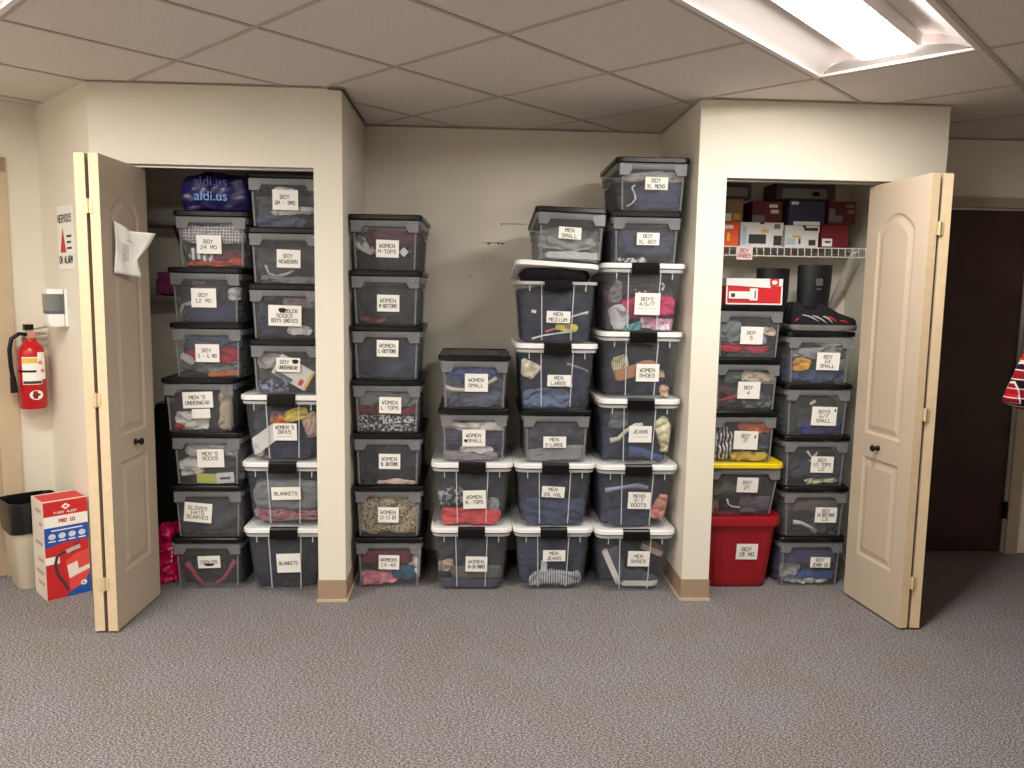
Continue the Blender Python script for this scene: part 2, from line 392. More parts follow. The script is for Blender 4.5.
# troffer lamps: recessed housing, curved wing reflectors, glowing centre diffuser
DIFF = emit('fluorescent_diffuser', (255, 250, 243), LAMP)
REFL = mat('reflector_white', (236, 228, 226), 0.5, 0.0)
FRAME = mat('lamp_frame_white', (236, 228, 222), 0.5, 0.0)
def troffer(a, b, label, group):
    c = gp(a+0.5, b+1.0)
    t = thing('ceiling_light', label, 'ceiling light', (c.x, c.y, H), TH, group)
    L, W = G-0.008, G/2-0.008      # half length along local Y, half width along local X
    mb = MB(); e = 0.02
    mb.box(-W, -W+e, -L, L, -0.004, 0.006); mb.box(W-e, W, -L, L, -0.004, 0.006); mb.box(-W+e, W-e, -L, -L+e, -0.004, 0.006); mb.box(-W+e, W-e, L-e, L, -0.004, 0.006)
    mb.build('frame', FRAME, t)
    wi, li, bw = W-e, L-e, 0.105
    for s in (-1, 1):               # wing: concave curve from the frame up to the basket
        prof = [(s*(bw+(wi-bw)*k/10.0), 0.004+0.078*math.sin(math.pi*0.5*(1-k/10.0))) for k in range(11)]
        mb = MB(); mb.loft([[(x, -li, z) for x, z in prof], [(x, li, z) for x, z in prof]], False, False, closed=False)
        mb.build('wing_reflector', REFL, t, True)
        mb = MB(); mb.box(-wi, wi, s*li-0.003, s*li+0.003, 0.0, 0.10); mb.build('end_plate', REFL, t)
    MB().box(-bw, bw, -li+0.03, li-0.03, 0.024, 0.08).build('basket', REFL, t)
    mb = MB(); mb.loft([rrect(2*bw-0.002, 2*(li-0.032), 0.01, 0.0235, 3), rrect(2*bw-0.03, 2*(li-0.045), 0.01, 0.016, 3)], False, True)
    mb.build('diffuser', DIFF, t, False)
    for s in (-1, 1):               # curved lens-shaped end scoop
        mb = MB(); y0, y1 = s*(li-0.05), s*(li-0.004); arc = [math.pi*k/14 for k in range(15)]
        mb.loft([[(wi*0.9*math.cos(a), y1-s*0.085*math.sin(a)**0.8, 0.006+0.02*math.sin(a)) for a in arc], [(wi*0.98*math.cos(a), y1, 0.004) for a in arc]], False, False, closed=False)
        mb.build('end_scoop', REFL, t, True)
    MB().box(-W, W, -L, L, 0.105, 0.12).build('housing', REFL, t)
    return t
troffer(3, 2, 'recessed fluorescent ceiling light in front of the right closet', None)
troffer(0, -2, 'recessed fluorescent ceiling light nearest the fire extinguisher wall', None)
for a, b in FIX[2:]: troffer(a, b, 'recessed fluorescent ceiling light further out over the open room', 'ceiling lights over the open room')

# ------------------------------------------------------------------ bifold doors
def loop_inset(loop, i):
    us = [p[0] for p in loop]; zs = [p[1] for p in loop]; uc = (min(us)+max(us))/2; zc = (min(zs)+max(zs))/2
    su = 1-2*i/(max(us)-min(us)); sz = 1-2*i/(max(zs)-min(zs))
    return [(uc+(u-uc)*su, zc+(z-zc)*sz) for u, z in loop]
def door_leaf(parent, p0, p1, flip, fancy=True):
    """leaf from plan point p0 (fold side) to p1 (jamb side); its moulded face looks to the left of p0->p1 unless flipped"""
    p0 = Vector((*p0, 0)); p1 = Vector((*p1, 0)); W = (p1-p0).length; t = (p1-p0).normalized()
    n = Vector((-t.y, t.x, 0))*(-1 if flip else 1); T = 0.033; ZB, ZT = 0.010, 2.009; e = 0.007
    def P(u, z, h): q = p0+t*u+n*h; return (q.x, q.y, z)
    leaf = MB(); r = [(0, -T), (W, -T), (W, 0), (0, 0)]
    leaf.loft([[P(u, ZB, h) for u, h in r], [P(u, ZT, h) for u, h in r]])
    o = leaf.build('leaf', DOORP, parent)
    ed = MB(); r = [(-0.0015, -T), (-0.0002, -T), (-0.0002, e), (-0.0015, e)]
    ed.loft([[P(u, ZB, h) for u, h in r], [P(u, ZT, h) for u, h in r]]); ed.build('bare_edge', EDGE, o)
    u0, u1 = 0.085, W-0.085; zl0, zl1, zu0, zs, zpk = 0.24, 0.73, 0.84, 1.79, 1.865
    arch = [(u0+(u1-u0)*k/12, zs+(zpk-zs)*math.sin(math.pi*k/12)**0.8) for k in range(13)]
    def plate(name, pts):
        mb = MB(); mb.loft([[P(u, z, 0) for u, z in pts], [P(u, z, e) for u, z in pts]]); mb.build(name, DOORP, o)
    plate('stile', [(0, ZB), (u0, ZB), (u0, ZT), (0, ZT)]); plate('stile', [(u1, ZB), (W, ZB), (W, ZT), (u1, ZT)])
    plate('rail', [(u0, ZB), (u1, ZB), (u1, zl0), (u0, zl0)]); plate('rail', [(u0, zl1), (u1, zl1), (u1, zu0), (u0, zu0)])
    mb = MB()
    for a, b in zip(arch[:-1], arch[1:]):
        q = [a, b, (b[0], ZT), (a[0], ZT)]; mb.loft([[P(u, z, 0) for u, z in q], [P(u, z, e) for u, z in q]])
    mb.build('rail', DOORP, o)
    for loop in ([(u0, zl0), (u1, zl0), (u1, zl1), (u0, zl1)], [(u0, zu0), (u1, zu0)]+[(u, z) for u, z in reversed(arch)]):
        mb = MB(); rings = []
        for ins, h in ((0, e), (0.012, 0.001), (0.022, 0.001), (0.045, 0.0065)):
            rings.append([P(u, z, h) for u, z in loop_inset(loop, ins)])
        mb.loft(rings, False, True); mb.build('raised_panel', DOORP, o)
    return o
def hinge_set(parent, x0, x1, y, zs):
    for z in zs:
        mb = MB(); xm = (x0+x1)/2; mb.box(xm-0.017, xm+0.017, y-0.0015, y, z-0.028, z+0.028)
        mb.tube([(xm, y-0.0042, z-0.03), (xm, y-0.0042, z+0.03)], 0.004, 8); mb.build('hinge', BRASS, parent)
ld = struct(bpy.data.objects.new('door_3', None)); COL.objects.link(ld); ld.location = (0, 0, 0)
door_leaf(ld, (-1.497, -0.345), (-1.483, 0.075), True)
door_leaf(ld, (-1.578, -0.345), (-1.607, 0.075), False)
hinge_set(ld, -1.562, -1.512, -0.3475, (0.22, 1.01, 1.80))
rd = struct(bpy.data.objects.new('door_4', None)); COL.objects.link(rd)
door_leaf(rd, (1.950, -0.357), (1.905, 0.075), False)
door_leaf(rd, (2.030, -0.357), (2.075, 0.075), True)
hinge_set(rd, 1.968, 2.012, -0.3595, (0.22, 0.98, 1.78))
def knob(parent, p, n):
    mb = MB(); p = Vector(p); n = Vector(n).normalized()
    mb.tube([p, p+n*0.008, p+n*0.012, p+n*0.022, p+n*0.030, p+n*0.036, p+n*0.039], [0.013, 0.012, 0.007, 0.010, 0.017, 0.014, 0.004], 14)
    mb.build('knob', BLACKM, parent, True)
knob(ld, (-1.4835, -0.125, 0.795), (1, 0.03, 0)); knob(rd, (1.919, -0.125, 0.785), (-1, -0.1, 0))

# ------------------------------------------------------------------ storage bins
BK = dict(wb=0.305, db=0.46, wt=0.325, dt=0.485, wl=0.352, dl=0.515, hb=0.238, pitch=0.262, r=0.03)
WH = dict(wb=0.322, db=0.47, wt=0.372, dt=0.520, wl=0.402, dl=0.555, hb=0.300, pitch=0.325, r=0.045)
MESH = {}
def shared(key, fn, m, smooth=None):
    if key not in MESH:
        mb = fn(); me = mb.mesh(key[0]); me.materials.append(m)
        if smooth is not None:
            me.polygons.foreach_set('use_smooth', [True]*len(me.polygons)); me.set_sharp_from_angle(angle=math.radians(smooth))
        MESH[key] = me
    return MESH[key]
def front_y(S, z, hb): return -(S['db']+(S['dt']-S['db'])*z/hb)/2
def body_mb(S, hb):
    mb = MB(); rings = []
    for t in (0, 0.05, 0.35, 0.7, 1.0):
        k = 0.975 if t == 0 else 1.0
        rings.append(rrect((S['wb']+(S['wt']-S['wb'])*t)*k, (S['db']+(S['dt']-S['db'])*t)*k, S['r'], 0.004+(hb-0.004)*t, 5))
    return mb.loft(rings, True, False)
def collar_mb(S, hb):
    """frosted rim under the black lid: a band all round, deeper shoulders at the front corners, pale strips imitating corner gloss"""
    mb = MB(); w, d = S['wt'], S['dt']
    mb.loft([rrect(w+0.002, d+0.002, S['r'], hb-0.03, 5), rrect(w+0.012, d+0.012, S['r'], hb-0.026, 5), rrect(w+0.016, d+0.016, S['r'], hb, 5)], False, False)
    for s in (-1, 1):
        x0, x1 = s*(w/2-0.004), s*(w/2-0.062)
        for fy in (-1, 1):
            yo = fy*(d/2+0.0075); yi = fy*(d/2-0.004)
            pts = [(x0, hb-0.054), (x0-s*0.045, hb-0.054), (x1, hb-0.028), (x1, hb-0.001), (x0, hb-0.001)]
            mb.loft([[(x, yo, z) for x, z in pts], [(x, yi, z) for x, z in pts]])
        ys0, ys1 = front_y(S, 0.012, hb)-0.0015, front_y(S, hb-0.06, hb)-0.0015  # pale strip up each front corner, drawn as its gloss highlight
        xb, xt = s*(S['wb']/2-0.014), s*(S['wt']/2-0.018)
        mb.loft([[(xb-0.004, ys0, 0.012), (xb+0.004, ys0, 0.012), (xb+0.004, ys0+0.003, 0.012), (xb-0.004, ys0+0.003, 0.012)],
                 [(xt-0.004, ys1, hb-0.06), (xt+0.004, ys1, hb-0.06), (xt+0.004, ys1+0.003, hb-0.06), (xt-0.004, ys1+0.003, hb-0.06)]])
    mb.box(-w/2+0.07, w/2-0.07, -d/2-0.010, -d/2-0.004, hb-0.016, hb-0.010)
    return mb
def lid_mb(S, hb, r, skirt):
    w, d, p = S['wl'], S['dl'], S['pitch']
    zt = 0.0
    rings = []
    for ins, z in ((0.030, -0.024), (0.0, -0.020-skirt), (0.0, 0.000), (0.003, 0.004), (0.010, 0.004), (0.013, 0.0)):
        rings.append(rrect(w-2*ins, d-2*ins, max(r-ins, 0.008), z, 6))
    return MB().loft(rings, True, True)
def panel_mb(S):
    w, d = S['wl']-0.11, S['dl']-0.14; mb = MB(); mb.loft([rrect(w, d, 0.01, 0.0002, 2), rrect(w-0.004, d-0.004, 0.01, 0.002, 2)])
    return mb
def boss_mb(): return MB().loft([rrect(0.05, 0.02, 0.006, 0.0002, 2), rrect(0.044, 0.014, 0.005, 0.004, 2)])
def latch_mb():
    mb = MB(); w = 0.066
    prof = [(0.000, 0.009), (-0.020, 0.007), (-0.026, 0.0), (-0.027, -0.034), (-0.022, -0.046), (-0.014, -0.047), (-0.012, -0.040), (-0.012, -0.001), (0.0, 0.003)]
    mb.loft([[(-w, y, z) for y, z in prof], [(w, y, z) for y, z in prof]])
    for i in range(15):
        x = -w+0.006+i*(2*w-0.012)/14; mb.box(x-0.0018, x+0.0018, -0.0285, -0.0262, -0.036, -0.002)
    return mb
def rib_mb(S, hb, xt, xb, z0):
    mb = MB(); rings = []
    for z, x in ((z0+0.012 if z0 < 0.05 else z0, xb), (hb-0.004, xt)):
        y = front_y(S, z, hb)+0.0005
        rings.append([(x-0.0022, y-0.003, z), (x+0.0022, y-0.003, z), (x+0.0022, y+0.001, z), (x-0.0022, y+0.001, z)])
    return mb.loft(rings)
def wrim_mb(S, hb):
    w, d = S['wt'], S['dt']
    return MB().loft([rrect(w+0.001, d+0.001, S['r'], hb-0.016, 6), rrect(w+0.014, d+0.014, S['r'], hb-0.014, 6), rrect(w+0.018, d+0.018, S['r'], hb, 6)], False, False)

def cloth_mesh(x0, x1, y0, y1, z0, z1, clampf, seed, rot=0.0, amp=0.012, layers=0, res=(16, 7, 12)):
    """crumpled or folded cloth: a rounded block, creased by noise, pressed against the bin's walls"""
    nx, ny, nz = res; idx = {}; V = []; F = []
    def vid(i, j, k):
        key = (i, j, k)
        if key not in idx: idx[key] = len(V); V.append((i/nx*2-1, j/ny*2-1, k/nz*2-1))
        return idx[key]
    for i in range(nx):
        for j in range(ny):
            F.append((vid(i,j,0), vid(i,j+1,0), vid(i+1,j+1,0), vid(i+1,j,0))); F.append((vid(i,j,nz), vid(i+1,j,nz), vid(i+1,j+1,nz), vid(i,j+1,nz)))
    for i in range(nx):
        for k in range(nz):
            F.append((vid(i,0,k), vid(i+1,0,k), vid(i+1,0,k+1), vid(i,0,k+1))); F.append((vid(i,ny,k), vid(i,ny,k+1), vid(i+1,ny,k+1), vid(i+1,ny,k)))
    for j in range(ny):
        for k in range(nz):
            F.append((vid(0,j,k), vid(0,j,k+1), vid(0,j+1,k+1), vid(0,j+1,k))); F.append((vid(nx,j,k), vid(nx,j+1,k), vid(nx,j+1,k+1), vid(nx,j,k+1)))
    cx, cy, cz = (x0+x1)/2, (y0+y1)/2, (z0+z1)/2; hx, hy, hz = (x1-x0)/2, (y1-y0)/2, (z1-z0)/2
    out = []; off = Vector((seed*3.17, seed*1.3, seed*0.7)); ca, sa = math.cos(rot), math.sin(rot)
    for u, v, w in V:
        l = math.sqrt(u*u+v*v+w*w); m = max(abs(u), abs(v), abs(w)); t = 0.45
        q = (1-t)+t*m/l*1.12
        x, y, z = u*q*hx, v*q*hy, w*q*hz
        if layers: y += 0.006*abs(math.sin(math.pi*layers*(w*0.5+0.5)))*(1 if v > 0 else -1)
        x, z = x*ca-z*sa, x*sa+z*ca
        n1 = noise.noise_vector(Vector((x*9, y*9, z*11))+off); n2 = noise.noise_vector(Vector((x*28, y*28, z*34))+off)
        cr = abs(noise.noise(Vector((x*13+z*6, y*4, z*17-x*5))+off)); cr2 = abs(noise.noise(Vector((x*30, y*9, z*38))+off*1.7))
        x += amp*(1.25*n1.x+0.6*n2.x); z += amp*(1.25*n1.z+0.6*n2.z); y += amp*(n1.y+0.5*n2.y)+(amp*(1.5*max(0, 0.35-cr)/0.35+0.7*max(0, 0.3-cr2)/0.3) if v < 0 else 0)
        out.append(clampf(cx+x, cy+y, cz+z))
    me = bpy.data.meshes.new('cloth'); me.from_pydata(out, [], F)
    me.polygons.foreach_set('use_smooth', [True]*len(me.polygons)); return me

def strap_mesh(pts, wid, th, clampf):
    mb = MB(); rings = []
    pts = [Vector(p) for p in pts]
    for i, p in enumerate(pts):
        t = (pts[min(i+1, len(pts)-1)]-pts[max(i-1, 0)]).normalized(); n = Vector((-t.z, 0, t.x))
        w = wid*(0.75+0.25*math.sin(2.3*i+1)) if len(pts) > 2 else wid
        rings.append([clampf(*(p-n*w+Vector((0, -th, 0)))), clampf(*(p+n*w+Vector((0, -th*0.7, 0)))), clampf(*(p+n*w+Vector((0, th, 0)))), clampf(*(p-n*w+Vector((0, th, 0))))])
    mb.loft(rings); return mb

# shoes -------------------------------------------------------------------------
def shoe_parts(parent, L, upper, sole, lining=None, stripe=None, stripe2=None, laces=None):
    """shoe along +X (toe at +X), sole on z = 0"""
    st = [(-0.5, .18, .060), (-0.475, .26, .086), (-0.40, .32, .090), (-0.28, .33, .070), (-0.15, .32, .068), (-0.04, .33, .084), (0.08, .36, .070), (0.22, .40, .050), (0.36, .36, .038), (0.46, .22, .030), (0.5, .10, .022)]
    def outline(k, z): return [(x*L*k, hw*0.40*L*k, z) for x, hw, h in st]+[(x*L*k, -hw*0.40*L*k, z) for x, hw, h in reversed(st)]
    mb = MB(); mb.loft([outline(0.97, 0.0), outline(1.0, 0.006), outline(1.02, 0.02), outline(1.0, 0.028)])
    so = mb.build('sole', sole, parent); smooth_angle(so, 50)
    mb = MB(); rings = []
    for x, hw, h in st:
        w = hw*0.40*L*0.98; hh = h*L/0.29*1.15; ring = []
        for k in range(9):
            a = math.pi*k/8; ring.append((x*L*0.98, w*math.cos(a), 0.024+hh*math.sin(a)**0.6))
        rings.append(ring)
    mb.loft(rings, True, True, closed=False); up = mb.build('upper', upper, parent); smooth_angle(up, 60)
    def surf(x, z, sgn):            # point on the upper's side at length fraction x and height z
        w = float(np.interp(x, [q[0] for q in st], [q[1] for q in st]))*0.40*L*0.98; hh = float(np.interp(x, [q[0] for q in st], [q[2] for q in st]))*L/0.29*1.15
        f = min(0.98, max(0, (z-0.024)/hh)); return (x*L*0.98, sgn*(w*math.sqrt(1-f**(10/3))+0.0005), z)
    for m_, segs, nm in ((stripe, ((-0.36, -0.10, .078, .044), (-0.20, 0.02, .074, .036), (-0.05, 0.10, .072, .040)), 'side_stripe'), (stripe2, ((-0.46, -0.40, .04, .058), (0.02, 0.16, .070, .042), (0.20, 0.34, .050, .036)), 'side_trim')):
        if not m_: continue
        for (xa, xb, za, zb_) in segs:
            for sg_ in (-1, 1):
                mb = MB(); mb.tube([surf(xa+(xb-xa)*k/5, za+(zb_-za)*k/5+0.006*math.sin(k*0.63), sg_) for k in range(6)], [0.002, 0.0045, 0.005, 0.005, 0.004, 0.002], 6); mb.build(nm, m_, up, True)
    if laces:
        mb = MB()
        for k in range(4):
            x = (-0.02+0.055*k)*L; h = 0.024+(0.070-0.007*k)*L/0.29*1.17; mb.tube([(x, -0.026, h-0.006), (x+0.004, 0, h+0.003), (x, 0.026, h-0.006)], 0.003, 6)
        mb.build('laces', laces, up)
    if lining:
        mb = MB(); mb.loft([[(-0.22*L+0.15*L*math.cos(6.283*k/16), 0.026*math.sin(6.283*k/16), z) for k in range(16)] for z in (0.024+0.06*L/0.29, 0.024+0.084*L/0.29)])
        mb.build('collar_lining', lining, up)
    return up

BINS = []
CONTENT_SEED = [11]
def make_bin(kind, loc, text, label, group=None, rz=0.0, rot=None, card=None, cards=None, fill=None, items=(), lines=None, height=None, card_rot=0.0, lid_off=None, where=None, bosses=False, deep=0.0):
    """loc: x centre, y of the body's front bottom edge, z of its base"""
    S = dict(BK if kind in ('black', 'yellow') else WH)
    if kind == 'yellow': S.update(wb=0.315, wt=0.365, wl=0.405, db=0.44, dt=0.49, dl=0.53)
    if height: S['hb'] = height-0.024; S['pitch'] = height
    hb = S['hb']
    root = thing('storage_bin', label, 'storage bin', (0, 0, 0), 0, group)
    R = Euler(rot, 'XYZ') if rot else Euler((0, 0, rz), 'XYZ')
    fo = R.to_matrix() @ Vector((0, -S['db']/2, 0)); base = Vector(loc)-fo
    root.location = base; root.rotation_euler = R
    hk = round(hb, 4); kk = 'W' if kind == 'white' else ('Y' if kind == 'yellow' else 'B')
    link('body', shared(('body', kk, hk), lambda: body_mb(S, hb), CLEARB if kind == 'white' else GREYB, 40), root)
    if kind == 'white':
        link('rim', shared(('rim', kk, hk), lambda: wrim_mb(S, hb), CLEARR, 40), root)
        for xt, xb, z0 in ((-0.078, -0.070, 0.008), (0.078, 0.070, 0.008), (-0.135, -0.134, hb-0.045), (0.135, 0.134, hb-0.045)):
            link('rib', shared(('rib', xt, hk), lambda: rib_mb(S, hb, xt, xb, z0), CLEARR), root)
    else:
        link('collar', shared(('collar', kk, hk), lambda: collar_mb(S, hb), GREYC, 40), root)
    lm = {'black': BLACKP, 'white': WHITEP, 'yellow': YELP}[kind]
    lid = link('lid', shared(('lid', kind, kk), lambda: lid_mb(S, hb, 0.03 if kind == 'black' else 0.05, -0.002), lm, 35), root)
    lid.location = (0, 0, S['pitch'])
    if lid_off: lid.location = (lid_off[0], lid_off[1], S['pitch']+lid_off[2]); lid.rotation_euler = lid_off[3]
    if kind == 'black':
        link('lid_panel', shared(('lid_panel', kk), lambda: panel_mb(S), LIDPANEL), lid)
        if bosses:
            for sx in (-1, 1):
                for sy in (-1, 1):
                    o = link('lid_boss', shared(('lid_boss', kk), boss_mb, BLACKP), lid); o.location = (sx*(S['wl']/2-0.07), sy*(S['dl']/2-0.045), 0)
    if kind == 'white':
        la = link('latch', shared(('latch', kk), latch_mb, BLACKP, 30), root)
        if lid_off: la.location = (0, -S['dt']/2-0.002, hb+0.004)
        else: la.location = (0, -S['dl']/2+0.020, S['pitch'])
    # label cards -------------------------------------------------------------
    slope = math.atan2((S['dt']-S['db'])/2, hb)
    def put_card(cx, cz, w, h, m, lns, rotc, dy=0.004, blot=None, seed=1, ink=INK):
        z = cz*hb; y = front_y(S, z, hb)-dy-(0.0035 if kind == 'white' else 0.0015)
        mb = MB().box(-w/2, w/2, -0.0005, 0.0005, -h/2, h/2)
        cd = mb.build('label_card', m, root); cd.location = (cx*S['wb'], y, z); cd.rotation_euler = Euler((slope, rotc, 0), 'XYZ')
        if lns:
            lh = min(0.0165, h*0.60/len(lns)*(0.98 if len(lns) > 1 else 0.7)); t = text_mb(lns, w*0.8, lh, max(0.0025, lh*0.15), 0.2, seed, lead=1.6 if len(lns) < 3 else 1.4); t.build('lettering', ink, cd)
        if blot:
            bx, bz, bw, bh = blot; mb = MB(); pts = [(bx+bw*0.5*math.cos(a)*(1+0.15*math.sin(3*a)), bz+bh*0.5*math.sin(a)*(1+0.1*math.cos(2*a))) for a in [6.283*k/14 for k in range(14)]]
            mb.poly([(x, -0.0012, zz) for x, zz in pts]); mb.build('blot', INK, cd)
        return cd
    for c in (cards or []): put_card(**c)
    # contents ----------------------------------------------------------------
    M = Matrix.LocRotScale(base, R, None)
    def clampf(x, y, z):
        z = min(max(z, 0.010), hb-0.012); t = z/hb
        hw = (S['wb']+(S['wt']-S['wb'])*t)/2-0.006; hd = (S['db']+(S['dt']-S['db'])*t)/2-0.006
        # stay inside the rounded corners as well
        x = min(max(x, -hw), hw); y = min(max(y, -hd), hd)
        r = S['r']; ax, ay = abs(x)-(hw-r), abs(y)-(hd-r)
        if ax > 0 and ay > 0:
            l = math.hypot(ax, ay)
            if l > r: x = math.copysign(hw-r+ax/l*r, x); y = math.copysign(hd-r+ay/l*r, y)
        return (x, y, z)
    def fr(u, v): # fraction of front face -> local x, z
        z = 0.006+v*(hb-0.03); w = S['wb']+(S['wt']-S['wb'])*z/hb; return (u-0.5)*w, z
    wh = where or text
    FY = -S['db']/2+0.004
    def place(o):
        o.matrix_world = M; return o
    if fill:
        rgb, v1, desc, pat = (list(fill)+[None])[:4]
        CONTENT_SEED[0] += 1
        _, z1 = fr(0, v1); fy = FY+(0.058 if items else 0.016)+deep
        me = cloth_mesh(-S['wt']/2-0.02, S['wt']/2+0.02, fy, S['dt']/2+0.02, -0.02, z1, lambda x, y, z: clampf(x, max(y, fy-0.010), z), CONTENT_SEED[0], 0, 0.016, 5, (26, 9, 20))
        me.materials.append(fabric(rgb, *(pat or ())))
        tag(place(link('folded_clothes', me)), f'{desc} filling {wh}', 'clothes')
    nit = 0
    for it in items:
        k = it[0]; CONTENT_SEED[0] += 1
        if k in ('lump', 'fold'):
            _, nm, desc, cat, rgb, u0, u1, v0, v1 = it[:9]; rotv = it[9] if len(it) > 9 else 0; pat = it[10] if len(it) > 10 else ()
            x0, z0 = fr(u0, v0); x1, z1 = fr(u1, v1)
            nit += 1; lim = FY+(0.026 if nit % 2 else 0.046); f0 = FY-0.012+(0.0 if nit % 2 else 0.016)
            me = cloth_mesh(x0, x1, f0, lim+0.004, z0, z1, lambda x, y, z: clampf(x, min(y, lim), z), CONTENT_SEED[0], rotv, 0.013 if k == 'lump' else 0.007, 4 if k == 'fold' else 0, (26, 4, 18))
            me.materials.append(fabric(rgb, *pat)); tag(place(link(nm, me)), f'{desc} in {wh}', cat)
        elif k == 'strap':
            _, nm, desc, cat, rgb, pts, wid = it[:7]; pat = it[7] if len(it) > 7 else ()
            pp = []
            for u, v in pts:
                x, z = fr(u, v); pp.append((x, FY+0.002-(S['dt']-S['db'])/2*z/hb+0.004, z))
            mb = strap_mesh(pp, wid, 0.005, clampf); me = mb.mesh(nm); me.materials.append(fabric(rgb, *pat)); me.polygons.foreach_set('use_smooth', [True]*len(me.polygons))
            tag(place(link(nm, me)), f'{desc} in {wh}', cat)
        elif k == 'packet':
            _, nm, desc, cat, rgb, u, v, w, h, rotv = it[:10]; band = it[10] if len(it) > 10 else None
            x, z = fr(u, v); y = front_y(S, z, hb)+0.012
            p = thing(nm, f'{desc} in {wh}', cat); p.matrix_world = M @ Matrix.Translation((x, y, z)) @ Euler((slope, rotv, 0)).to_matrix().to_4x4()
            MB().loft([[(a*w/2, b*0.006, s*h/2) for a, b in ((-1,-1),(1,-1),(1,1),(-1,1))] for s in (-1, 1)]).build('wrapper', mat('packet', rgb, 0.5, 0.03), p)
            for b in (band or []):
                bx, bz, bw, bh, brgb = b; MB().box(bx-bw/2, bx+bw/2, -0.0075, -0.0065, bz-bh/2, bz+bh/2).build('printed_panel', mat('packet_print', brgb, 0.5, 0.03), p)
        elif k == 'shoe':
            _, nm, desc, u, v, L, rotv, urgb, srgb, solefront = it[:10]
            x, z = fr(u, v)
            p = thing(nm, f'{desc} in {wh}', 'shoe')
            if solefront:  # sole turned towards the front wall
                Rm = Matrix.Rotation(rotv, 4, 'Y') @ Matrix.Rotation(-math.pi/2, 4, 'X'); y = front_y(S, z, hb)+0.008
            else:
                Rm = Matrix.Rotation(rotv, 4, 'Y'); y = front_y(S, z, hb)+0.052
            p.matrix_world = M @ Matrix.Translation((x, y, z)) @ Rm
            shoe_parts(p, L, fabric(urgb), mat('shoe_sole', srgb, 0.7, 0.05))
    BINS.append(root); return root

def cd(lns, cx=0.0, cz=0.55, w=0.118, h=0.086, m=PAPER, rotc=0.0, blot=None, seed=1, dy=0.004, ink=INK):
    return dict(cx=cx, cz=cz, w=w, h=h, m=m, lns=lns, rotc=rotc, blot=blot, seed=seed, dy=dy, ink=ink)
NAVY, DGREY, GREY, LGREY = (44, 48, 74), (58, 60, 66), (104, 106, 110), (160, 160, 160)
MAROON, WHITE, CREAM, PINK, TAN = (122, 32, 52), (232, 228, 224), (230, 214, 184), (222, 120, 142), (176, 152, 118)
BL = 'clear grey bin with black lid and card marked '
WL = 'clear plastic bin with white lid, black latch and card marked '
gL1, gL2, gW, gB, gC, gD, gR1, gR2 = ('bins stacked at the left of the left closet', 'bins stacked against the left closet post', 'bins stacked along the alcove left wall', 'short stack of women bins in the alcove',
    'stack of men bins in the alcove', 'stack of bins along the alcove right wall', 'bins stacked behind the right closet post', 'bins stacked beside the right bifold door')
PB = 0.262
def cloth(nm, desc, rgb, u0, u1, v0, v1, rot=0.0, pat=(), cat='clothing', k='lump'): return (k, nm, desc, cat, rgb, u0, u1, v0, v1, rot, pat)

# --- left closet, left stack (bottom to top)
y1 = 0.160
make_bin('black', (-1.272, y1, 0), '', BL+'struck-out word, pink straps inside', gL1, 0.0, where='bottom bin with struck-out card', cards=[cd(['TODDLERS'], 0.02, 0.60, 0.108, 0.062, rotc=-0.03, seed=3, ink=INK_SOFT, blot=(0.0, -0.014, 0.05, 0.016))],
    fill=((40, 42, 52), 0.85, 'dark navy clothes'), items=[('strap', 'strap', 'red pink strap slanting down on the label side left', 'strap', (190, 52, 80), [(.16, .62), (.24, .42), (.32, .22), (.40, .04)], 0.013), ('strap', 'strap', 'pink red strap slanting up to the right', 'strap', (176, 58, 96), [(.58, .05), (.72, .22), (.82, .45), (.9, .66)], 0.013)])
make_bin('black', (-1.262, y1-.004, PB), '', BL+'GLOVES HATS', gL1, 0.01, where='bin marked GLOVES HATS', cards=[cd(['GLOVES', 'HATS', 'SCARVES'], -0.16, 0.55, 0.132, 0.098, m=PAPER2, rotc=0.10, seed=5)],
    fill=((78, 76, 86), 0.92, 'grey purple knitwear'))
make_bin('black', (-1.262, y1-.002, 2*PB), '', BL+"MEN'S SOCKS", gL1, -0.01, where="bin marked MEN'S SOCKS", cards=[cd(["MEN'S", 'SOCKS', ''], 0.06, 0.58, 0.128, 0.090, rotc=-0.02, seed=6)],
    fill=(GREY, 0.8, 'grey socks'), items=[cloth('socks', 'pale grey bundled socks on top', (176, 172, 168), .2, .95, .62, .95), cloth('socks', 'white folded socks', WHITE, .03, .36, .18, .62, 0.35), ('packet', 'sock_packet', 'yellow sock packet', 'packet', (206, 204, 96), .47, .13, .095, .045, 0.03), ('packet', 'sock_packet', 'white printed sock packet', 'packet', (226, 224, 220), .76, .15, .085, .05, -0.08, [(0.0, 0.0, 0.05, 0.012, (90, 90, 96))])])
make_bin('black', (-1.288, y1-.010, 3*PB), '', BL+"MEN'S UNDERWEAR", gL1, 0.05, where="bin marked MEN'S UNDERWEAR", cards=[cd(["MEN'S", 'UNDERWEAR'], -0.02, 0.68, 0.140, 0.078, rotc=-0.03, seed=8), cd([], 0.02, 0.40, 0.085, 0.046, dy=0.0025, rotc=-0.03)],
    fill=((74, 76, 80), 0.9, 'dark grey underwear'), items=[cloth('underwear', 'beige folded underwear standing upright', (196, 176, 146), .76, .99, .06, .95), cloth('underwear', 'white crumpled underwear', WHITE, .12, .60, .02, .46), cloth('rolled_sock', 'small red rolled sock', (196, 40, 52), .10, .24, .02, .2), cloth('rolled_sock', 'small black rolled sock', (24, 24, 28), .28, .42, .02, .22)])
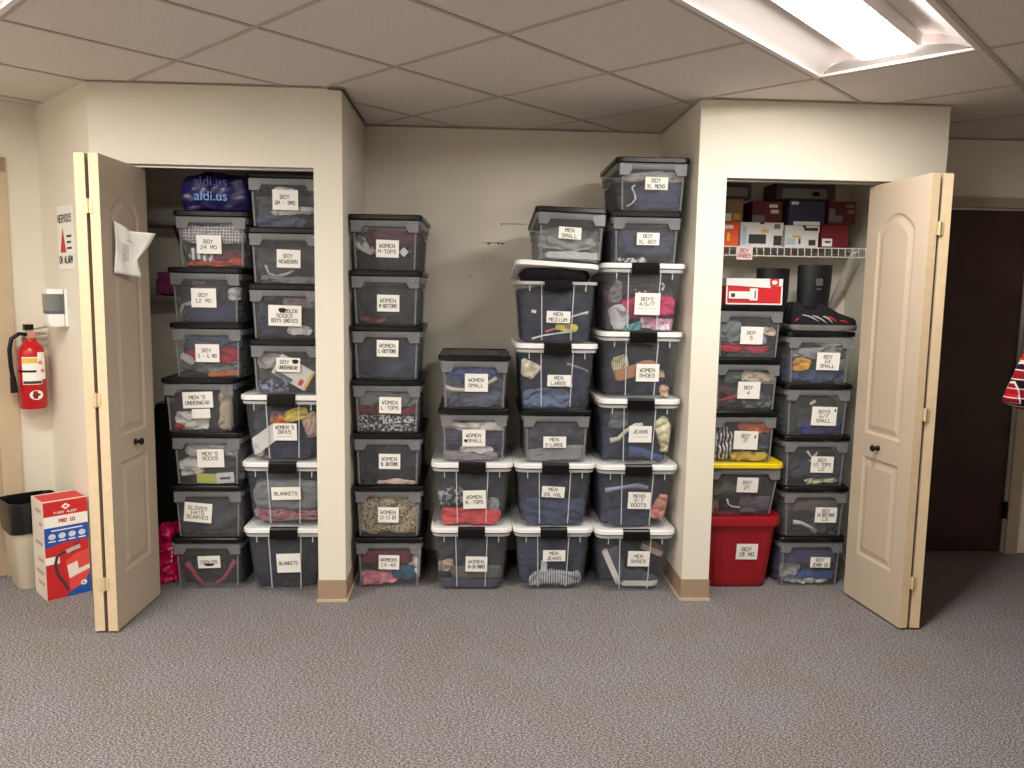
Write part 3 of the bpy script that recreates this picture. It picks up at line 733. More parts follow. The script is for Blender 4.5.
make_bin('black', (-1.246, y1, 4*PB), '', BL+'BOY 3 - 6 MO, red shirt inside', gL1, 0.0, where='bin marked BOY 3 - 6 MO', cards=[cd(['BOY', '3 - 6 MO'], 0.0, 0.52, 0.112, 0.086, seed=9)],
    fill=((86, 88, 92), 0.85, 'grey baby clothes'), items=[cloth('baby_shirt', 'navy blue shirt on top', (66, 72, 110), .15, 1.0, .66, .96), cloth('baby_shirt', 'bright red bunched shirt', (190, 28, 46), .14, .92, .30, .70), cloth('baby_shirt', 'white striped sleeve', WHITE, .06, .30, .34, .52, -0.6, ('stripe', (120, 120, 130), 40.0)), cloth('baby_shirt', 'grey green layered shirt', (120, 126, 122), .02, .98, .10, .34), cloth('baby_shirt', 'orange shirt corner', (210, 108, 66), .5, .98, .0, .14, 0.15)])
make_bin('black', (-1.246, y1-.002, 5*PB), '', BL+'BOY 12 MO, white socks inside', gL1, 0.0, where='bin marked BOY 12 MO', cards=[cd(['BOY', '12 MO'], -0.03, 0.52, 0.116, 0.090, seed=10)],
    fill=((72, 74, 78), 0.88, 'dark grey baby clothes'), items=[cloth('baby_pants', 'navy folded pants', (52, 56, 86), .12, .98, .02, .40, k='fold'), cloth('baby_socks', 'white and tan socks', (214, 206, 186), .05, .42, .24, .46, 0.25), cloth('baby_shirt', 'dull maroon shirt edge', (120, 66, 74), .28, .66, .62, .82), cloth('baby_shirt', 'white crumpled shirt', (206, 200, 204), .80, .98, .52, .82)])
make_bin('black', (-1.212, y1-.002, 6*PB), '', BL+'BOY 24 MO, white plaid shirt inside', gL1, 0.0, where='bin marked BOY 24 MO', cards=[cd(['BOY', '24 MO'], -0.04, 0.47, 0.114, 0.086, seed=11)],
    fill=((84, 90, 88), 0.85, 'grey green toddler clothes'), items=[cloth('toddler_shirt', 'white plaid shirt folded over the top', (140, 124, 130), .04, .98, .55, .95, 0.0, ('plaid', (236, 232, 232), 22.0)), cloth('toddler_shirt', 'orange shirt', (214, 84, 48), .10, .95, .02, .18), cloth('toddler_shirt', 'grey shirt with white stripes', (120, 120, 124), .14, .50, .14, .40, -0.2, ('stripe', (236, 236, 236), 12.0)), cloth('toddler_shirt', 'maroon shirt', (122, 56, 66), .50, .97, .16, .42)])
# --- left closet, right stack
y2 = 0.130; xc2 = -0.887; xb2 = -0.872
PW = 0.325
make_bin('white', (xc2, y2, 0), '', WL+'BLANKETS, dark navy contents', gL2, 0.0, where='dark bottom bin marked BLANKETS', cards=[cd(['BLANKETS'], 0.05, 0.50, 0.115, 0.098, rotc=-0.03, seed=13)], fill=((38, 40, 52), 0.97, 'dark navy blankets'))
make_bin('white', (xc2, y2, PW), '', WL+'BLANKETS, grey and red contents', gL2, 0.0, where='bin of grey blankets marked BLANKETS', cards=[cd(['BLANKETS'], 0.03, 0.58, 0.140, 0.064, m=PAPER2, rotc=-0.02, seed=14)],
    fill=((120, 122, 126), 0.8, 'grey blankets'), items=[cloth('blanket', 'folded grey fleece blanket', (128, 130, 134), .06, .98, .30, .84, k='fold'), cloth('blanket', 'red flecked grey blanket', (150, 140, 142), .04, .98, .08, .32, 0.0, ('speckle', (186, 62, 70), 95.0))])
make_bin('white', (xc2, y2, 2*PW), '', WL+'WOMEN BRAS', gL2, 0.0, where='bin marked WOMEN BRAS', cards=[cd(["WOMEN'S", 'BRAS', '-----'], 0.03, 0.50, 0.112, 0.084, seed=15)],
    fill=((64, 68, 80), 0.88, 'grey underclothes'), items=[cloth('underclothes', 'bright yellow straps', (226, 206, 62), .50, .82, .72, .93, 0.2), cloth('underclothes', 'violet orange printed wrapper', (126, 84, 130), .28, .62, .60, .84, -0.3, ('speckle', (226, 140, 60), 18.0)), ('packet', 'packet', 'white tilted cardboard packet', 'packet', (230, 226, 224), .26, .42, .12, .075, -0.65), cloth('underclothes', 'navy folded piece', (44, 50, 74), .26, .85, .04, .40), cloth('underclothes', 'white bundle', WHITE, .03, .2, .06, .4), cloth('underclothes', 'beige bundle', (190, 160, 140), .76, .97, .45, .84, 0.4), cloth('underclothes', 'dull red strip', (150, 84, 90), .16, .48, .0, .1)])
zb = 3*PW
make_bin('black', (xb2, y2+.006, zb), '', BL+'BOY UNDERWEAR', gL2, 0.0, where='bin marked BOY UNDERWEAR', cards=[cd(['BOY  ', 'UNDERWEAR'], 0.04, 0.62, 0.112, 0.068, rotc=0.02, seed=17, blot=(0.033, 0.016, 0.03, 0.024))],
    fill=((92, 94, 98), 0.85, 'grey underwear'), items=[('packet', 'underwear_packet', 'white orange-edged packet lying aslant', 'packet', (232, 226, 216), .60, .50, .18, .105, 0.52, [(0.055, -0.025, 0.02, 0.03, (206, 52, 46)), (-0.03, -0.040, 0.09, 0.02, (84, 96, 104)), (0.083, 0.0, 0.012, 0.10, (236, 176, 96))]), cloth('underwear', 'navy printed underwear', (64, 66, 96), .04, .5, .02, .32, 0.0, ('speckle', (150, 150, 170), 60.0)), cloth('underwear', 'pinkish white underwear', (186, 178, 178), .05, .40, .58, .92)])
make_bin('black', (xb2, y2+.004, zb+PB), '', BL+'TODDLER SOCKS', gL2, 0.0, where='bin marked TODDLER SOCKS', cards=[cd(['   TODDLER', 'SOCKS', 'BOYS UNDIES'], 0.0, 0.50, 0.155, 0.098, rotc=0.02, seed=18, blot=(-0.012, 0.025, 0.036, 0.026))],
    fill=((70, 70, 86), 0.9, 'slate toddler clothes'), items=[cloth('socks', 'white balled socks', (214, 210, 208), .52, .86, .06, .26), cloth('toddler_pants', 'navy pants', (58, 60, 88), .05, .46, .06, .60), cloth('toddler_shirt', 'mauve shirt', (140, 118, 122), .46, .92, .70, .94)])
make_bin('black', (xb2+.004, y2+.002, zb+2*PB), '', BL+'BOY NEWBORN', gL2, 0.0, where='bin marked BOY NEWBORN', cards=[cd(['BOY', 'NEWBORN'], 0.06, 0.52, 0.110, 0.084, rotc=0.02, seed=19)],
    fill=((86, 88, 92), 0.9, 'grey baby clothes'), items=[('strap', 'plastic_bag', 'pale plastic bag edge', 'plastic bag', (190, 190, 192), [(.2, .42), (.24, .24), (.36, .18), (.5, .22), (.62, .3)], 0.006), cloth('baby_blanket', 'light grey blanket', (136, 138, 140), .1, .95, .02, .16)])
make_bin('black', (xb2+.006, y2, zb+3*PB), '', BL+'BOY 6M - 9MO', gL2, 0.0, where='bin marked BOY 6M - 9MO', height=0.252, cards=[cd(['BOY', '6M - 9MO'], 0.02, 0.58, 0.118, 0.092, rotc=0.01, seed=20)],
    fill=((94, 96, 100), 0.9, 'grey baby clothes'), items=[cloth('plastic_bag', 'clear glossy bag', (196, 196, 200), .30, .92, .30, .45, 0.1, cat='plastic bag'), cloth('baby_shirt', 'slate blue shirt', (88, 94, 124), .06, .82, .02, .28), cloth('baby_shirt', 'white collar', WHITE, .38, .66, .82, .92)])

# --- alcove, left stack: women
y3 = 0.166
W_ = lambda k: (-0.388-0.0025*k, y3-0.002*k, k*PB)
make_bin('black', W_(0), '', BL+'WOMEN 1X-4X', gW, 0.0, where='bin marked WOMEN 1X-4X', cards=[cd(['WOMENS', '1X-4X'], 0.0, 0.58, 0.102, 0.074, rotc=0.03, seed=21)],
    fill=((110, 60, 74), 0.8, 'wine red clothes'), items=[cloth('shirt', 'dark maroon shirt', (120, 26, 54), .04, .86, .56, .90, k='fold'), cloth('shirt', 'pink crumpled shirt', (236, 142, 158), .02, .62, .02, .34, 0.05), cloth('shirt', 'teal blue shirt', (36, 94, 124), .56, .92, .20, .50), cloth('shirt', 'white shirt', (236, 230, 220), .78, 1.0, .18, .86, -0.2)])
make_bin('black', W_(1), '', BL+'WOMEN 12-13', gW, 0.0, where='bin marked WOMEN 12-13', cards=[cd(['WOMEN', '12-13 BT'], 0.0, 0.50, 0.102, 0.078, rotc=0.02, seed=22)],
    fill=((96, 88, 76), 0.85, 'brown clothes'), items=[cloth('leopard_top', 'tan leopard print top', (196, 176, 140), .0, 1.0, .08, .96, 0.0, ('speckle', (84, 70, 54), 120.0))])
make_bin('black', W_(2), '', BL+'WOMEN XL BOTTOMS', gW, 0.0, where='bin marked WOMEN XL BOTTOMS', cards=[cd(['WOMEN', 'XL BOTTOMS'], 0.03, 0.53, 0.104, 0.076, rotc=0.01, seed=23)],
    fill=((42, 44, 60), 0.96, 'dark navy pants'), items=[cloth('shirt', 'pale pink edge', (226, 190, 180), .34, .97, .0, .10, 0.04)])
make_bin('black', W_(3), '', BL+'WOMEN L-TOPS', gW, 0.015, where='bin marked WOMEN L-TOPS', cards=[cd(['WOMEN', 'L-TOPS'], 0.05, 0.60, 0.106, 0.080, rotc=0.02, seed=24)],
    fill=(DGREY, 0.85, 'grey tops'), items=[cloth('top', 'black and white printed top', (34, 34, 38), .0, 1.0, .0, .38, 0.0, ('speckle', (204, 204, 204), 85.0)), cloth('top', 'crimson top', (140, 26, 50), .02, .98, .38, .64), cloth('top', 'grey top', (126, 124, 124), .04, .96, .64, .90)])
make_bin('black', W_(4), '', BL+'WOMEN L-BOTTOMS', gW, 0.01, where='bin marked WOMEN L-BOTTOMS', cards=[cd(['WOMEN', 'L-BOTTOMS'], 0.02, 0.66, 0.104, 0.080, rotc=0.02, seed=25)],
    fill=((56, 60, 84), 0.94, 'navy folded pants'))
make_bin('black', W_(5), '', BL+'WOMEN M-BOTTOMS', gW, 0.0, where='bin marked WOMEN M-BOTTOMS', cards=[cd(['WOMEN', 'M-BOTTOMS'], 0.04, 0.47, 0.106, 0.080, rotc=0.01, seed=26)],
    fill=((62, 64, 68), 0.88, 'charcoal pants'), items=[cloth('pants', 'black folded pants', (40, 42, 46), .12, .9, .2, .84, k='fold'), cloth('shorts', 'red orange printed shorts', (150, 78, 66), .08, .46, .02, .18)])
make_bin('black', W_(6), '', BL+'WOMEN M-TOPS', gW, -0.03, where='bin marked WOMEN M-TOPS', cards=[cd(['WOMEN', 'M-TOPS'], 0.04, 0.45, 0.108, 0.082, rotc=0.02, seed=27)],
    fill=((58, 60, 62), 0.9, 'charcoal tops'), items=[cloth('top', 'wine red top', (104, 40, 58), .22, 1.0, .56, .92), cloth('printed_top', 'white patterned sleeve', (222, 220, 216), .02, .36, .44, .66, -0.55, ('speckle', (110, 110, 116), 30.0)), ('packet', 'price_tag', 'white diamond-turned price tag', 'tag', (226, 226, 224), .78, .42, .032, .032, 0.72)])
# --- alcove, second stack
y4 = 0.137
make_bin('white', (0.021, y4, 0), '', WL+'WOMEN 16-18 PANTS', gB, 0.0, where='bin marked WOMEN 16-18 PANTS', cards=[cd(['WOMEN', '16-18 PANTS'], 0.08, 0.47, 0.108, 0.080, rotc=0.02, seed=31)],
    fill=((66, 68, 80), 0.9, 'slate pants'), items=[cloth('pants', 'khaki green folded pants', (104, 104, 96), .2, .98, .20, .42, k='fold'), cloth('ruffled_top', 'tan ruffled piece', (196, 170, 150), .02, .26, .30, .52), cloth('pants', 'grey blue folded pants', (72, 76, 92), .03, .97, .02, .20, k='fold')])
make_bin('white', (0.021, y4, PW), '', WL+'WOMEN XL-TOPS', gB, 0.0, where='bin marked WOMEN XL-TOPS', cards=[cd(['WOMEN', 'XL-TOPS'], 0.04, 0.48, 0.112, 0.094, rotc=-0.03, seed=32)],
    fill=((60, 64, 72), 0.9, 'dark grey tops'), items=[cloth('top', 'coral red bunched top', (232, 78, 78), .02, .88, .02, .34, 0.06), cloth('top', 'black top with fine white print', (64, 68, 74), .02, .40, .36, .68, 0.0, ('speckle', (170, 174, 180), 45.0)), cloth('top', 'light grey sleeve', (150, 156, 166), .70, .92, .30, .48)])
make_bin('black', (0.028, y4+.004, 2*PW), '', BL+'WOMEN SMALL with a black dot', gB, 0.0, where='bin marked WOMEN SMALL with a dot', cards=[cd(['WOMEN', ' SMALL'], 0.0, 0.52, 0.112, 0.084, rotc=-0.01, seed=33, blot=(-0.040, -0.014, 0.016, 0.018))],
    fill=((66, 62, 80), 0.85, 'dull purple clothes'), items=[cloth('shirt', 'white shirt draped across the top', (228, 222, 212), .0, 1.0, .74, .94), cloth('shirt', 'dark violet shirt', (72, 62, 92), .02, .98, .36, .74, k='fold'), cloth('shirt', 'white bow-like knot', (226, 224, 218), .28, .82, .22, .36), cloth('shirt', 'mauve folded shirt', (156, 142, 154), .0, .86, .0, .22, k='fold')])
make_bin('black', (0.028, y4+.004, 2*PW+PB), '', BL+'WOMEN SMALL without a dot', gB, 0.0, where='top bin marked WOMEN SMALL', bosses=True, cards=[cd(['WOMEN', 'SMALL'], 0.03, 0.56, 0.112, 0.088, rotc=0.0, seed=34)],
    fill=((96, 100, 116), 0.75, 'slate clothes'), items=[cloth('shirt', 'royal blue shirt', (62, 82, 150), .12, .84, .66, .94), ('strap', 'scarf', 'cream curved scarf', 'scarf', (222, 212, 190), [(.02, .50), (.16, .44), (.34, .43), (.52, .48), (.68, .58), (.84, .72)], 0.013), cloth('shirt', 'grey blue shirt', (92, 98, 124), .14, .95, .02, .40)])
# --- alcove, third stack: men
y5 = 0.134
make_bin('white', (0.426, y5, 0), '', WL+'MEN JEANS', gC, 0.0, where='bin marked MEN JEANS', cards=[cd(['MEN', 'JEANS'], 0.02, 0.62, 0.112, 0.058, rotc=0.0, seed=41)],
    fill=((66, 74, 100), 0.92, 'blue jeans'), items=[cloth('sweater', 'white and grey striped knit', (206, 208, 214), .12, .92, .06, .32, 0.05, ('stripe', (110, 116, 130), 26.0)), cloth('jeans', 'dark blue folded jeans', (52, 60, 90), .02, .5, .40, .90, k='fold'), ('packet', 'paper_tag', 'hanging white tag', 'tag', (220, 222, 226), .38, .44, .03, .055, 0.0)])
make_bin('white', (0.427, y5-.004, PW), '', WL+'MEN 2XL-XXL', gC, 0.0, where='bin marked MEN 2XL-XXL', cards=[cd(['MEN', '2XL-XXL'], -0.02, 0.62, 0.112, 0.056, rotc=0.05, seed=42)],
    fill=((56, 60, 84), 0.95, 'navy clothes'), items=[cloth('jeans', 'blue denim jeans with a button', (66, 78, 112), .04, .97, .02, .52)])
make_bin('black', (0.43, y5-.002, 2*PW), '', BL+'MEN X-LARGE', gC, 0.0, where='bin marked MEN X-LARGE', cards=[cd(['MEN', 'X-LARGE'], -0.02, 0.45, 0.112, 0.056, seed=43)],
    fill=((76, 80, 90), 0.85, 'dark grey shirts'), items=[cloth('shirt', 'light grey folded shirt', (140, 142, 146), .06, .98, .02, .36, 0.08, k='fold'), cloth('shirt', 'slate shirt', (66, 70, 86), .04, .98, .50, .92)])
zc = 2*PW+PB
make_bin('white', (0.424, y5-.008, zc), '', WL+'MEN LARGE', gC, 0.0, where='bin marked MEN LARGE', cards=[cd(['MEN', 'LARGE'], 0.04, 0.50, 0.114, 0.056, seed=44)],
    fill=((48, 52, 74), 0.94, 'navy shirts'), items=[cloth('shirt', 'cream shirt corner', (228, 218, 190), .0, .26, .56, .86, -0.5), cloth('shirt', 'pale blue denim shirt', (100, 118, 152), .0, .72, .04, .34), ('strap', 'shirt', 'grey blue shirt edge', 'clothing', (128, 136, 156), [(.64, .84), (.78, .78), (.9, .73), (.99, .68)], 0.006), ('packet', 'paper_tag', 'small white paper tag', 'tag', (232, 232, 232), .70, .44, .022, .014, -0.1)])
zc2 = zc+PW
make_bin('white', (0.420, y5-.012, zc2), '', 'clear plastic bin with lifted white lid and card marked MEN MEDIUM', gC, 0.0, where='bin marked MEN MEDIUM', cards=[cd(['MEN', 'MEDIUM'], 0.02, 0.44, 0.114, 0.056, rotc=0.02, seed=45)],
    lid_off=(-0.004, 0.0, 0.034, (-0.11, 0.05, 0.0)),
    fill=((44, 48, 70), 0.97, 'dark navy clothes'), items=[cloth('shirt', 'bright yellow fold', (226, 216, 74), .48, .78, .24, .36), ('strap', 'trim_cord', 'pink cord', 'cord', (206, 110, 140), [(.34, .2), (.46, .25), (.58, .28), (.7, .3)], 0.006), ('strap', 'trim_cord', 'white cord', 'cord', WHITE, [(.14, .07), (.3, .13), (.5, .17), (.72, .21)], 0.005), ('strap', 'trim_cord', 'white printed lettering band', 'cord', (214, 214, 214), [(.58, .4), (.7, .47), (.82, .52), (.95, .55)], 0.007), ('packet', 'paper_tag', 'tiny white tag', 'tag', WHITE, .18, .56, .022, .014, 0.2)])
zc3 = zc2+PW+0.072
ctop = make_bin('black', (0.476, y5-.022, zc3+.004), '', BL+'MEN SMALL', gC, 0.0, rot=(-0.11, 0.03, 0.0), where='bin marked MEN SMALL', height=0.245, cards=[cd(['MEN', 'SMALL'], -0.02, 0.58, 0.108, 0.056, rotc=0.02, seed=46)],
    fill=((150, 150, 150), 0.9, 'light grey shirts'), items=[cloth('shirt', 'white folded shirt', (206, 206, 202), .14, .99, .0, .20, k='fold'), cloth('shirt', 'pale grey shirt', (164, 164, 164), .04, .9, .26, .56)])
# dark bundle bulging out under the lifted lid
me = cloth_mesh(0.25, 0.58, 0.098, 0.46, zc2+0.28, zc2+0.42, lambda x, y, z: (min(max(x, 0.245), 0.592), max(y, 0.093), min(max(z, zc2+0.302), zc2+0.362-(y-0.1)*0.112)), 91, 0, 0.008)
me.materials.append(fabric((26, 26, 30))); tag(link('folded_clothes', me), 'black bundle bulging out under the lifted white lid', 'clothes')
# --- alcove, right stack
y6 = 0.104
D_ = lambda k: (0.831, y6, k*PW)
def noshoe(): pass
make_bin('white', D_(0), '', WL+'MEN SHOES', gD, 0.0, where='bin marked MEN SHOES', deep=0.07, cards=[cd(['MEN', 'SHOES'], 0.06, 0.60, 0.108, 0.080, rotc=0.02, seed=51)],
    fill=((52, 56, 76), 0.9, 'navy shoes and laces'), items=[('shoe', 'sneaker', 'navy sneaker with white sole standing on its toe', .16, .38, 0.19, 1.15, (92, 96, 116), (226, 222, 212), False), ('shoe', 'sneaker', 'dark sneaker with white sole lying flat', .62, .06, 0.19, 0.0, (80, 84, 100), (222, 218, 210), False), ('shoe', 'leather_shoe', 'brown leather shoe near the rim', .76, .70, 0.115, 0.4, (130, 92, 60), (190, 170, 150), False)])
make_bin('white', D_(1), '', WL+'MENS 0-7', gD, 0.0, where='bin marked MENS 0-7', cards=[cd(['MENS', '0-7', 'BOOTS'], 0.04, 0.50, 0.112, 0.086, rotc=0.02, seed=52)],
    fill=((58, 62, 82), 0.92, 'slate folded clothes'), items=[('strap', 'belt', 'light blue curled belt', 'belt', (150, 160, 190), [(.06, .70), (.2, .74), (.36, .78), (.52, .80), (.66, .76)], 0.013), cloth('salmon_shoe', 'salmon pink slipper', (214, 138, 124), .78, .96, .12, .60, -0.3, cat='shoe'), cloth('jeans', 'dark folded jeans', (62, 68, 92), .08, .74, .02, .3, k='fold')])
make_bin('white', D_(2), '', WL+'JEANS', gD, 0.0, where='bin marked JEANS', cards=[cd(['JEANS', '-----'], 0.02, 0.52, 0.112, 0.082, rotc=0.0, seed=53)],
    fill=((56, 62, 84), 0.92, 'dark blue clothes'), items=[('strap', 'scarf', 'cream knotted strip', 'scarf', (214, 210, 190), [(.10, .42), (.22, .46), (.32, .60), (.46, .70), (.56, .73)], 0.013), cloth('towel', 'cream yellow towel', (230, 222, 180), .80, .97, .20, .86, 0.2), ('strap', 'jeans', 'blue denim jeans leg', 'clothing', (74, 92, 140), [(.38, .22), (.56, .22), (.74, .14), (.88, .04)], 0.028), cloth('hat', 'grey cap', (120, 122, 130), .10, .36, .66, .94)])
make_bin('white', D_(3), '', WL+'WOMEN SHOES', gD, 0.0, where='bin marked WOMEN SHOES', deep=0.06, cards=[cd(['WOMEN', 'SHOES'], 0.10, 0.44, 0.112, 0.086, rotc=0.0, seed=54)],
    fill=((54, 58, 78), 0.88, 'navy shoes and clothes'), items=[('shoe', 'leather_shoe', 'shoe showing its tan brown sole', .44, .50, 0.21, -0.30, (70, 62, 60), (170, 122, 88), True), cloth('heel_shoe', 'cream ribbed heel', (216, 204, 170), .08, .34, .50, .74, 0.0, ('stripe', (160, 150, 124), 30.0), cat='shoe'), cloth('slipper', 'peach slipper end', (220, 178, 150), .86, .97, .02, .24, cat='shoe'), cloth('heel_shoe', 'small tan toe', (196, 160, 124), .74, .88, .42, .52, cat='shoe')])
make_bin('white', D_(4), '', WL+'BOYS 4/6/7', gD, 0.0, where='bin marked BOYS 4/6/7', cards=[cd(['BOYS', '4/6/7', '--- --'], 0.06, 0.46, 0.122, 0.104, m=PAPER2, rotc=0.01, seed=55)],
    fill=((110, 92, 102), 0.88, 'mauve mixed clothes'), items=[cloth('shirt', 'dark plum top', (70, 52, 62), .22, .74, .66, .92, 0.2), cloth('shirt', 'hot pink top', (216, 52, 104), .22, .98, .26, .62), cloth('shirt', 'pale grey sleeve', (190, 188, 190), .02, .30, .06, .48, 0.5), cloth('shirt', 'lilac floral top', (206, 140, 172), .50, .98, .02, .24, 0.0, ('speckle', (236, 226, 230), 30.0)), cloth('shirt', 'teal patch', (94, 150, 156), .22, .48, .0, .14), cloth('shirt', 'white strap top', (226, 216, 214), .40, .80, .70, .84, 0.15), cloth('shirt', 'grey mesh top', (124, 118, 122), .03, .26, .5, .9, -0.4)])
HB2 = 0.243
make_bin('black', (0.836, y6+.004, 5*PW), '', BL+'BOY XL BOY', gD, 0.0, where='bin marked BOY XL BOY', height=HB2, cards=[cd(['BOY', 'XL BOY'], 0.03, 0.55, 0.108, 0.058, rotc=0.0, seed=56)],
    fill=((62, 66, 84), 0.92, 'slate navy clothes'), items=[cloth('shirt', 'white patterned cloth', (216, 216, 216), .08, .56, .0, .16, 0.0, ('speckle', (70, 72, 80), 40.0)), cloth('shirt', 'navy jersey', (64, 68, 90), .12, .95, .2, .84, k='fold')])
make_bin('black', (0.856, y6-.004, 5*PW+HB2), '', BL+'BOY XL MENS', gD, 0.0, where='bin marked BOY XL MENS', height=HB2+.006, cards=[cd(['BOY', 'XL MENS'], 0.06, 0.60, 0.108, 0.058, rotc=0.01, seed=57)],
    fill=((70, 74, 88), 0.80, 'slate navy clothes'), items=[cloth('shirt', 'pale grey beige folded band', (164, 160, 154), .08, .98, .72, .94), ('strap', 'draw_cord', 'white hanging cord', 'cord', (228, 228, 228), [(.24, .62), (.20, .56), (.24, .42), (.26, .30), (.2, .18), (.12, .12)], 0.004), cloth('badge', 'cream shell-shaped badge', (226, 210, 190), .42, .60, .18, .36, cat='badge'), cloth('shirt', 'navy shirt', (62, 66, 96), .22, .96, .02, .66)])

# --- right closet, left stack: red tote, yellow lid, three black lids
def red_tote(loc):
    t = thing('storage_tote', 'solid red plastic tote with red lid and card marked BOY 18 MO', 'storage tote', loc, 0, gR1)
    mb = MB(); rings = []
    h = 0.36
    for f, z in ((0.955, 0.0), (1.0, 0.012), (1.0, 0.02), (1.17, h-0.03), (1.17, h)):
        ring = []
        for (x, y, zz) in rrect(0.325*f, 0.40*f, 0.06, z, 6): ring.append((x, y, zz))
        rings.append(ring)
    mb.loft(rings); smooth_angle(mb.build('body', REDP, t), 40)
    for s in (-1, 1):               # broad moulded corner columns
        mb = MB(); r = []
        for z, k in ((0.03, 1.0), (0.31, 1.145)):
            x0, x1 = s*0.075*k, s*0.128*k; y = -0.2*k-0.004
            r.append([(x0, y+0.008, z), (x0+s*0.006, y, z), (x1-s*0.006, y, z), (x1, y+0.008, z)])
        mb.loft(r, closed=True); mb.build('moulded_column', REDP, t)
    mb = MB(); mb.loft([rrect(0.39, 0.475, 0.07, h-0.028, 6), rrect(0.42, 0.505, 0.075, h-0.024, 6), rrect(0.42, 0.505, 0.075, h+0.006, 6), rrect(0.405, 0.49, 0.07, h+0.022, 6), rrect(0.375, 0.46, 0.06, h+0.022, 6), rrect(0.365, 0.45, 0.06, h+0.016, 6)])
    smooth_angle(mb.build('lid', REDP, t), 35)
    c = MB().box(-0.055, 0.055, -0.0006, 0.0006, -0.042, 0.042).build('label_card', PAPER, t); c.location = (0.035, -0.2235, 0.195); c.rotation_euler = (math.atan2(0.034, 0.33), 0.01, 0)
    text_mb(['BOY', '18 MO'], 0.08, 0.019, 0.003, 0.3, 61).build('lettering', INK, c)
    return t
y7 = 0.168
red_tote((1.383, y7+0.20, 0))
make_bin('yellow', (1.383, y7-.006, 0.378), '', 'clear plastic bin with bright yellow lid and card marked BOY 2T', gR1, 0.0, where='yellow-lidded bin', cards=[cd(['BOY', '2T'], 0.06, 0.66, 0.108, 0.078, rotc=0.02, seed=62)], height=0.272,
    fill=((64, 64, 72), 0.85, 'dark toddler clothes'), items=[cloth('toddler_shirt', 'purple grey shirt', (96, 84, 100), .5, .95, .04, .42), cloth('toddler_shirt', 'olive striped shirt', (96, 92, 70), .05, .42, .42, .78), ('strap', 'shoe_lace', 'white laces', 'cord', WHITE, [(.28, .36), (.3, .24), (.36, .18), (.48, .16)], 0.004), cloth('toddler_shirt', 'salmon corner', (170, 90, 84), .02, .14, .02, .3)])
zr = 0.376+0.272
make_bin('black', (1.374, y7-.004, zr), '', BL+'BOY 3T', gR1, 0.0, where='bin marked BOY 3T', cards=[cd(['BOY', '3T', ''], 0.04, 0.50, 0.122, 0.094, rotc=0.02, seed=63, blot=(0.046, 0.018, 0.008, 0.020))],
    fill=((72, 74, 84), 0.85, 'slate toddler clothes'), items=[cloth('toddler_shirt', 'orange shirt', (226, 110, 40), .44, .98, .70, .94), cloth('toddler_shirt', 'black and white striped shirt', (44, 46, 56), .02, .36, .06, .80, -0.4, ('stripe', (226, 226, 226), 16.0)), cloth('toddler_shirt', 'yellow shirt', (232, 196, 66), .32, .95, .02, .24), cloth('toddler_shirt', 'slate blue shirt', (64, 72, 92), .56, .98, .30, .68)])
make_bin('black', (1.376, y7-.006, zr+PB), '', BL+'BOY 4, sage green shirt inside', gR1, 0.0, where='green and cream filled bin marked BOY 4', cards=[cd(['BOY', '4'], 0.04, 0.46, 0.112, 0.086, rotc=0.01, seed=64)],
    fill=((88, 90, 94), 0.85, 'grey boy clothes'), items=[cloth('boy_shirt', 'cream shirt', (224, 200, 178), .44, .97, .66, .92, -0.1), cloth('boy_shirt', 'sage green shirt', (92, 122, 98), .22, .46, .68, .90), ('strap', 'boy_shirt', 'thin red sleeve', 'clothing', (192, 36, 60), [(.02, .22), (.14, .24), (.26, .30), (.38, .34)], 0.011), cloth('boy_shirt', 'navy printed shirt', (60, 66, 88), .50, .95, .08, .38, 0.0, ('speckle', (120, 124, 110), 30.0)), cloth('boy_shirt', 'maroon shirt', (92, 50, 60), .06, .30, .40, .60)])
make_bin('black', (1.376, y7-.008, zr+2*PB), '', BL+'BOY 5, under the red shoe box', gR1, 0.0, where='bin under the red shoe box, marked BOY 5', cards=[cd(['BOY', '5'], 0.04, 0.50, 0.112, 0.086, rotc=0.01, seed=65)],
    fill=((92, 98, 102), 0.88, 'grey boy clothes'), items=[cloth('boy_shirt', 'bright red rolled shirt', (200, 30, 58), .06, .82, .14, .36, -0.06), cloth('boy_shirt', 'cream shirt', (226, 206, 186), .70, .97, .56, .74), cloth('boy_shirt', 'grey green shirt', (120, 132, 132), .04, .40, .40, .86), cloth('boy_shirt', 'pale blue shirt', (132, 144, 176), .62, .80, .34, .56), cloth('boy_shirt', 'dark teal shirt', (54, 68, 76), .04, .96, .0, .14)])
